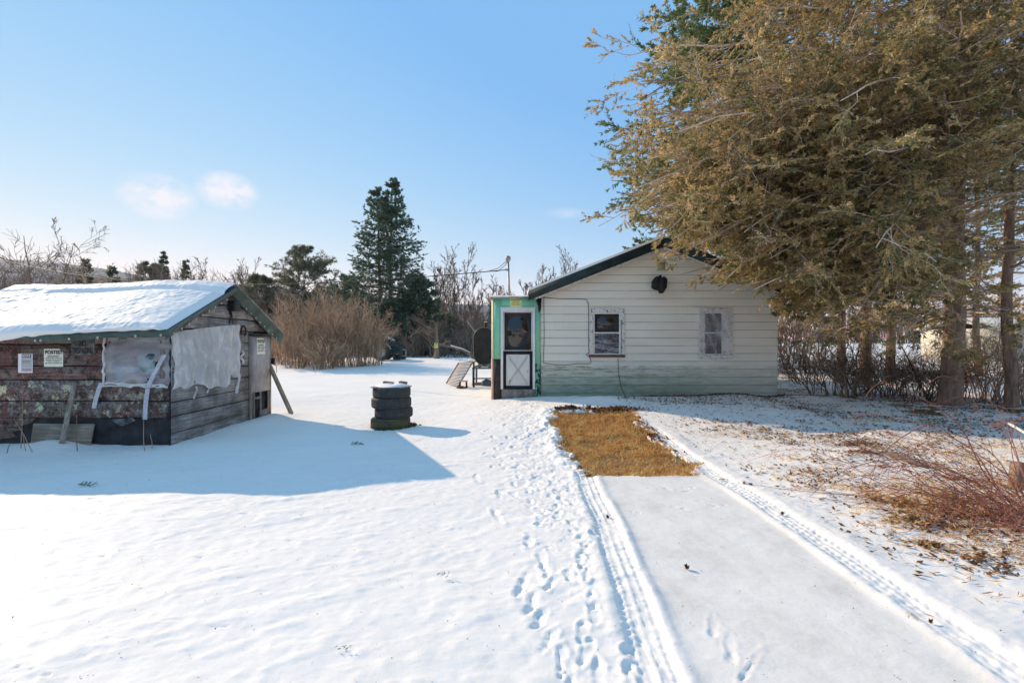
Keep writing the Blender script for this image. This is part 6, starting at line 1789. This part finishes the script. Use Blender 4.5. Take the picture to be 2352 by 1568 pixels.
# ---- outbuilding at the right, behind the trees
ob = empty('cream_outbuilding', (31.5, 29, .3)); tag(ob, 'cream coloured building behind the trees at the right edge', 'building')
mb = MB(); mb.box(-2.75, 4, 0, 5, -.2, 2.1); mb.build('wall', M['cream'], ob)
mb = MB(); mb.prism([(-3.05, -.2, 2.05), (4.2, -.2, 2.05), (4.2, 2.5, 2.75), (-3.05, 2.5, 2.75)], (0, 0, 0), (0, 0, .1)); mb.prism([(-3.05, 2.5, 2.75), (4.2, 2.5, 2.75), (4.2, 5.2, 2.05), (-3.05, 5.2, 2.05)], (0, 0, 0), (0, 0, .1)); mb.build('roof', M['pale'], ob)
mb = MB(); mb.box(-1.7, -.9, -.03, .02, .9, 1.7); mb.build('window', M['glass'], ob)

# ================================================================== old tractor
TDp = 29.0
tg = gp(880, 838); tx, ty = (880 - 1176) * TDp / 1110, TDp
tz = h1(tx, ty)
tr_ = tag(empty('old_tractor', (tx, ty, tz)), 'derelict blue and teal tractor with snowy cab roof at the edge of the thicket', 'tractor')
mb = MB(); mb.box(-.15, .45, .1, .9, .55, 1.35); mb.box(.45, 1.0, .25, .75, .45, .85); mb.build('body', M['teal'], tr_, bevel=.03)
mb = MB(); mb.prism([(.02, .1, 1.42), (.5, .1, 1.22), (.5, .1, 1.12), (.02, .1, 1.05)], (0, 0, 0), (0, .8, 0)); mb.build('hood', M['blue'], tr_)
mb = MB(); mb.prism([(.10, .05, 1.45), (.5, .05, 1.26), (.5, .05, 1.235), (.10, .05, 1.40)], (0, 0, 0), (0, .85, 0)); mb.build('snow_cap', M['snow'], tr_)
for (a, b) in (((-.75, .1), (-.72, .1)), ((-.05, .1), (-.05, .1)), ((-.75, .9), (-.72, .9)), ((-.05, .9), (-.05, .9))):
    mb = MB(); mb.bar((a[0], a[1], .7), (b[0], b[1], 1.52), .05, .05); mb.build('cab_post', M['teal'], tr_)
mb = MB(); mb.box(-.84, .02, .02, .98, 1.52, 1.58); mb.build('cab_roof', M['iron'], tr_)
mb = MB(); mb.grid(lambda u, v: (-.84 + .86 * u, .02 + .96 * v, 1.585 + .05 * math.sin(u * PI) ** .4), 12, 6); mb.grid(lambda u, v: (-.84 + .86 * u, .02, 1.58 + v * (.005 + .05 * math.sin(u * PI) ** .4)), 12, 1); mb.build('roof_snow', M['snow'], tr_, smooth=True)
for wy in (.0, .95):
    mb = MB(); mb.lathe([(.30, -.12), (.47, -.13), (.52, -.06), (.52, .06), (.47, .13), (.30, .12)], (-.12, wy, .5), 28, 'y', True)
    w_ = mb.build('rear_wheel', M['tyre'], tr_)
    mb = MB(); mb.lathe([(.0, -.03), (.12, -.05), (.26, -.02), (.30, -.10), (.30, .10), (.0, .05)], (-.12, wy, .5), 24, 'y'); mb.build('rim', M['pale'], w_)
    mb = MB()
    P = [(-.12 + .60 * math.cos(a), wy, .5 + .60 * math.sin(a)) for a in np.linspace(.3, 2.7, 14)]
    for p, q in zip(P[:-1], P[1:]): mb.bar(p, q, .26, .02, (0, 0, 1))
    mb.build('fender', M['pale'], tr_)
mb = MB(); mb.lathe([(.16, -.07), (.28, -.08), (.30, 0), (.28, .08), (.16, .07)], (.85, .05, .28), 20, 'y', True); mb.build('front_wheel', M['tyre'], tr_)
mb = MB(); mb.bar((.2, .08, .62), (1.25, .0, .1), .04, .05); mb.build('drawbar', M['rust'], tr_)
p0 = at(876, 838, 26.5); g = h1(p0.x, 26.5)
mb = MB(); mb.bar((p0.x, 26.5, g - .1), (p0.x, 26.5, at(0, 781, 26.5).z), .05, .05); tag(mb.build('steel_post', M['galv']), 'thin grey steel post in front of the old tractor', 'post')
tf = Vector(at(915, 825, 29.5)); tf.z = h1(tf.x, tf.y)
r = tag(empty('trailer_frame', tuple(tf)), 'pale metal frame with a square end, right of the old tractor', 'frame')
mb = MB()
for z_ in (.52, .34): mb.bar((-.45, 0, z_ + .02), (.15, 0, z_), .05, .04)
mb.bar((-.5, 0, .6), (-.35, 0, .32), .05, .04); mb.build('bars', M['pale'], r)
mb = MB()
for a, b in (((.12, .22), (.46, .22)), ((.12, .60), (.46, .60)), ((.12, .22), (.12, .60)), ((.46, .22), (.46, .60))): mb.bar((a[0], 0, a[1]), (b[0], 0, b[1]), .05, .06, (0, 1, 0))
mb.build('square_end', M['pale'], r)
mb = MB(); mb.box(-.4, .35, .2, .6, 0, .3); mb.build('scrap', M['tarpaper'], r, bevel=.05)

# ================================================================== litter
def scatter_leaves(name, label, pts, size, mat, seed, curl=.5, asp=.6, cat='leaves', k5=True):
    rs = np.random.RandomState(seed); x, y = pts[:, 0], pts[:, 1]; n = len(x)
    z = H(x, y) + .004 + .008 * rs.rand(n)
    a = rs.rand(n) * 2 * PI; L = size * (.5 + rs.rand(n)); W = L * asp * (.6 + .6 * rs.rand(n))
    tilt = rs.randn(n) * curl; tl2 = rs.randn(n) * curl
    d = np.stack([np.cos(a), np.sin(a), tilt * .5], -1); s = np.stack([-np.sin(a), np.cos(a), tl2 * .5], -1)
    O = np.stack([x, y, z], -1)
    up = np.array([0, 0, 1.])[None] * (L * curl * .35)[:, None]
    V = np.stack([O - d * L[:, None] / 2 + up, O - s * W[:, None] / 2, O + d * L[:, None] / 2 + up * .6, O + s * W[:, None] / 2 + up * .7], 1)
    V[..., 2] = np.maximum(V[..., 2], z[:, None] - .002)
    F = np.arange(n)[:, None] * 4 + np.array([[0, 1, 2, 3]])
    # fold the leaf along its middle
    F = np.concatenate([F[:, [0, 1, 2]], F[:, [0, 2, 3]]])
    me = np_mesh(name, V.reshape(-1, 3), [F], False, {'tint': np.repeat(rs.rand(n), 4)})
    return tag(link(name, me, M[mat]), label, cat, kind='stuff')
rs = np.random.RandomState(950)
def cloud(n, cx, cy, sx, sy): return np.stack([cx + rs.randn(n) * sx, cy + rs.randn(n) * sy], -1)
# right hand litter: density varies with a slow noise
c = np.stack([rs.uniform(2.4, 12, 60000), rs.uniform(2.3, 14, 60000)], -1)
dn = fbm(c[:, 0] * 1.1, c[:, 1] * 1.4, 3) * 1.3 + fbm(c[:, 0] * 5, c[:, 1] * 6, 2) * .9 + .16 * S((c[:, 0] - 2.5) / 3) - .25 * S((c[:, 1] - 10.5) / 2) - .05
dn -= .5 * (1 - S((c[:, 1] - 2.6) / 1.6)) + .4 * (1 - S((c[:, 0] - 2.75) / .8))
c2 = c[(dn > -.02) & (rs.rand(len(c)) < .75)]
c3 = c[rs.rand(len(c)) < .10 * (c[:, 0] > 2.7) * (c[:, 1] > 3.2)]
cl_ = [c2, c3]
for px, py, n, s_ in ((1975, 1020, 260, .14), (1990, 1040, 180, .12), (1905, 1000, 90, .12), (2110, 1195, 200, .16), (2150, 1170, 160, .15), (2050, 1150, 150, .12), (2135, 1252, 80, .05), (2240, 1180, 180, .2), (1960, 995, 100, .15), (2270, 1290, 70, .12), (1820, 1020, 60, .1), (2060, 960, 60, .2), (1760, 985, 60, .12), (2220, 1100, 120, .2)):
    g = gp(px, py); cl_.append(cloud(n, g[0], g[1], s_, s_ * .8))
leafpts = np.concatenate(cl_)
scatter_leaves('fallen_leaves', 'brown fallen leaves strewn over the snow on the right', leafpts, .040, 'leaf_litter', 951)
# pile at the head of the bare patch
g = gp(1412, 945)
pile = np.concatenate([cloud(900, g[0] - .0, 9.85, .22, .12), np.stack([rs.uniform(.85, 2.2, 900), 9.78 + rs.randn(900) * .07], -1), cloud(300, 2.25, 8.2, .10, .5)])
scatter_leaves('leaf_pile', 'heap of dark brown leaves at the head of the bare strip', pile, .06, 'leaf_litter', 952, curl=.9)
pile2 = np.stack([rs.uniform(3.4, 6.7, 700), 11.98 - np.abs(rs.randn(700)) * .07], -1)
scatter_leaves('wall_foot_leaves', 'dark leaves collected along the foot of the house wall', pile2, .05, 'leaf_litter', 953, curl=.8)
# straw blades
def straw(name, label, pts, size, mat, seed, lift=.4):
    rs = np.random.RandomState(seed); n = len(pts); O = np.stack([pts[:, 0], pts[:, 1], H(pts[:, 0], pts[:, 1]) + .003], -1)
    d = unit(np.stack([rs.randn(n), rs.randn(n) * .7, np.abs(rs.randn(n)) * lift], -1))
    V, F, t = leaves(rs, O, d, size, size * .09, 1, .15)
    fb = MB(); fb.add(V, [F], t); return tag(fb.build(name, M[mat]), label, 'grass', kind='stuff')
pp = np.stack([rs.uniform(.6, 2.6, 95000), rs.uniform(5.6, 9.9, 95000)], -1)
pp = pp[(in_patch(pp[:, 0], pp[:, 1]) > -.015)]
thin = (fbm(pp[:, 0] * 2.4, pp[:, 1] * 2.4, 3) - (pp[:, 1] - 6.4) * .14 > .0) & (rs.rand(len(pp)) < .8)
straw('dead_grass', 'tawny dead grass matting the bare strip where a car stood', pp[~thin], .075, 'straw', 960, .5)
q = c[(fbm(c[:, 0] * 1.3 + 7, c[:, 1] * 1.7, 3) + fbm(c[:, 0] * 6, c[:, 1] * 9, 2) * .7 > .22) & (c[:, 0] > 3.0) & (c[:, 1] < 9) & (c[:, 1] > 2.5)]
qs = [q, c[rs.rand(len(c)) < .05 * (c[:, 0] > 2.8)]]
for px, py, n, s_ in ((2110, 1195, 900, .17), (2160, 1165, 1000, .22), (2050, 1150, 600, .14), (2230, 1150, 1000, .26), (2180, 1120, 900, .3), (2300, 1200, 900, .25), (2290, 1270, 500, .18), (1950, 1120, 300, .2), (2330, 1030, 500, .25), (2136, 1252, 120, .05), (2240, 1050, 400, .3), (2105, 1415, 14, .03), (2330, 1110, 500, .2)):
    g = gp(px, py); qs.append(cloud(int(n * .55), g[0], g[1], s_ * 1.35, s_ * .95))
straw('straw_litter', 'dry straw and needles poking through the snow on the right', np.concatenate(qs), .075, 'straw', 961, .25)
# single specks all over the yard
n = 2600; sp = np.stack([rs.uniform(-7, 3, n), rs.uniform(2.2, 12, n)], -1)
sp = sp[sp[:, 0] > -5.1 * 1.0 - 0 * sp[:, 1]] if False else sp
sp = sp[~((sp[:, 0] < -4.9) & (sp[:, 1] > 7.2))]
scatter_leaves('specks', 'tiny dark bits of bark and leaf dotted over the open snow', sp, .009, 'leaf_litter', 970, curl=.6)
# single leaves and sprigs one can point to
for px, py, s_, lab in ((1396, 1191, .03, 'curled brown leaf lying in the left tyre track'), (1578, 1308, .034, 'curled brown leaf on the driveway snow between the tracks'), (2138, 1432, .022, 'orange leaf on the snow right of the right tyre track'), (1797, 1183, .028, 'brown leaf left of the litter, beside the right tyre track')):
    g = gp(px, py); mb = MB()
    for k in range(3):
        a = k * 2.1 + px; mb.grid(lambda u, v: (s_ * ((u - .5) * math.cos(a) - (v - .5) * .7 * math.sin(a)), s_ * ((u - .5) * math.sin(a) + (v - .5) * .7 * math.cos(a)), .004 + s_ * .9 * ((u - .5) ** 2 * 2 + (v - .5) ** 2) + .006 * k), 5, 4)
    tag(mb.build('dry_leaf', M['leaf_litter'], loc=(g[0], g[1], g[2]), smooth=True), lab, 'leaf')
for px, py, lab in ((817, 1022, 'dark evergreen sprig lying in the shed shadow near the tyres'), (195, 1117, 'dark evergreen sprig lying in the shed shadow below the plywood offcut'), (1016, 1330, 'tiny upright sprig in the open snow'), (785, 1495, 'tiny flat sprig in the open snow near the bottom')):
    g = gp(px, py); rs = np.random.RandomState(px); k = 16 if px in (817, 195) else 6; sz = .075 if px in (817, 195) else .035
    O = np.stack([np.linspace(-sz, sz, k), rs.randn(k) * .012, .01 + .02 * rs.rand(k)], -1)
    V, F, t = leaves(rs, O, np.tile(np.array([[.9, .5, .35 if px != 1016 else 1.5]]), (k, 1)), sz * .7, sz * .1, 3, .7); mb = MB(); mb.add(V, [F], t)
    tag(mb.build('evergreen_sprig', M['spruce'], loc=(g[0], g[1], g[2])), lab, 'sprig')

# ================================================================== air
hz = NT('haze_air'); hz.t.nodes.remove(hz.b)
pv = hz.n.new('ShaderNodeVolumePrincipled'); pv.inputs['Color'].default_value = (0.80, 0.87, 0.97, 1); pv.inputs['Density'].default_value = 0.00022; pv.inputs['Anisotropy'].default_value = 0.2
hz.lk(pv.outputs[0], hz.out.inputs['Volume'])
mb = MB(); mb.box(-900, 900, -80, 760, -30, 150)
tag(mb.build('haze', hz.m), kind='stuff')
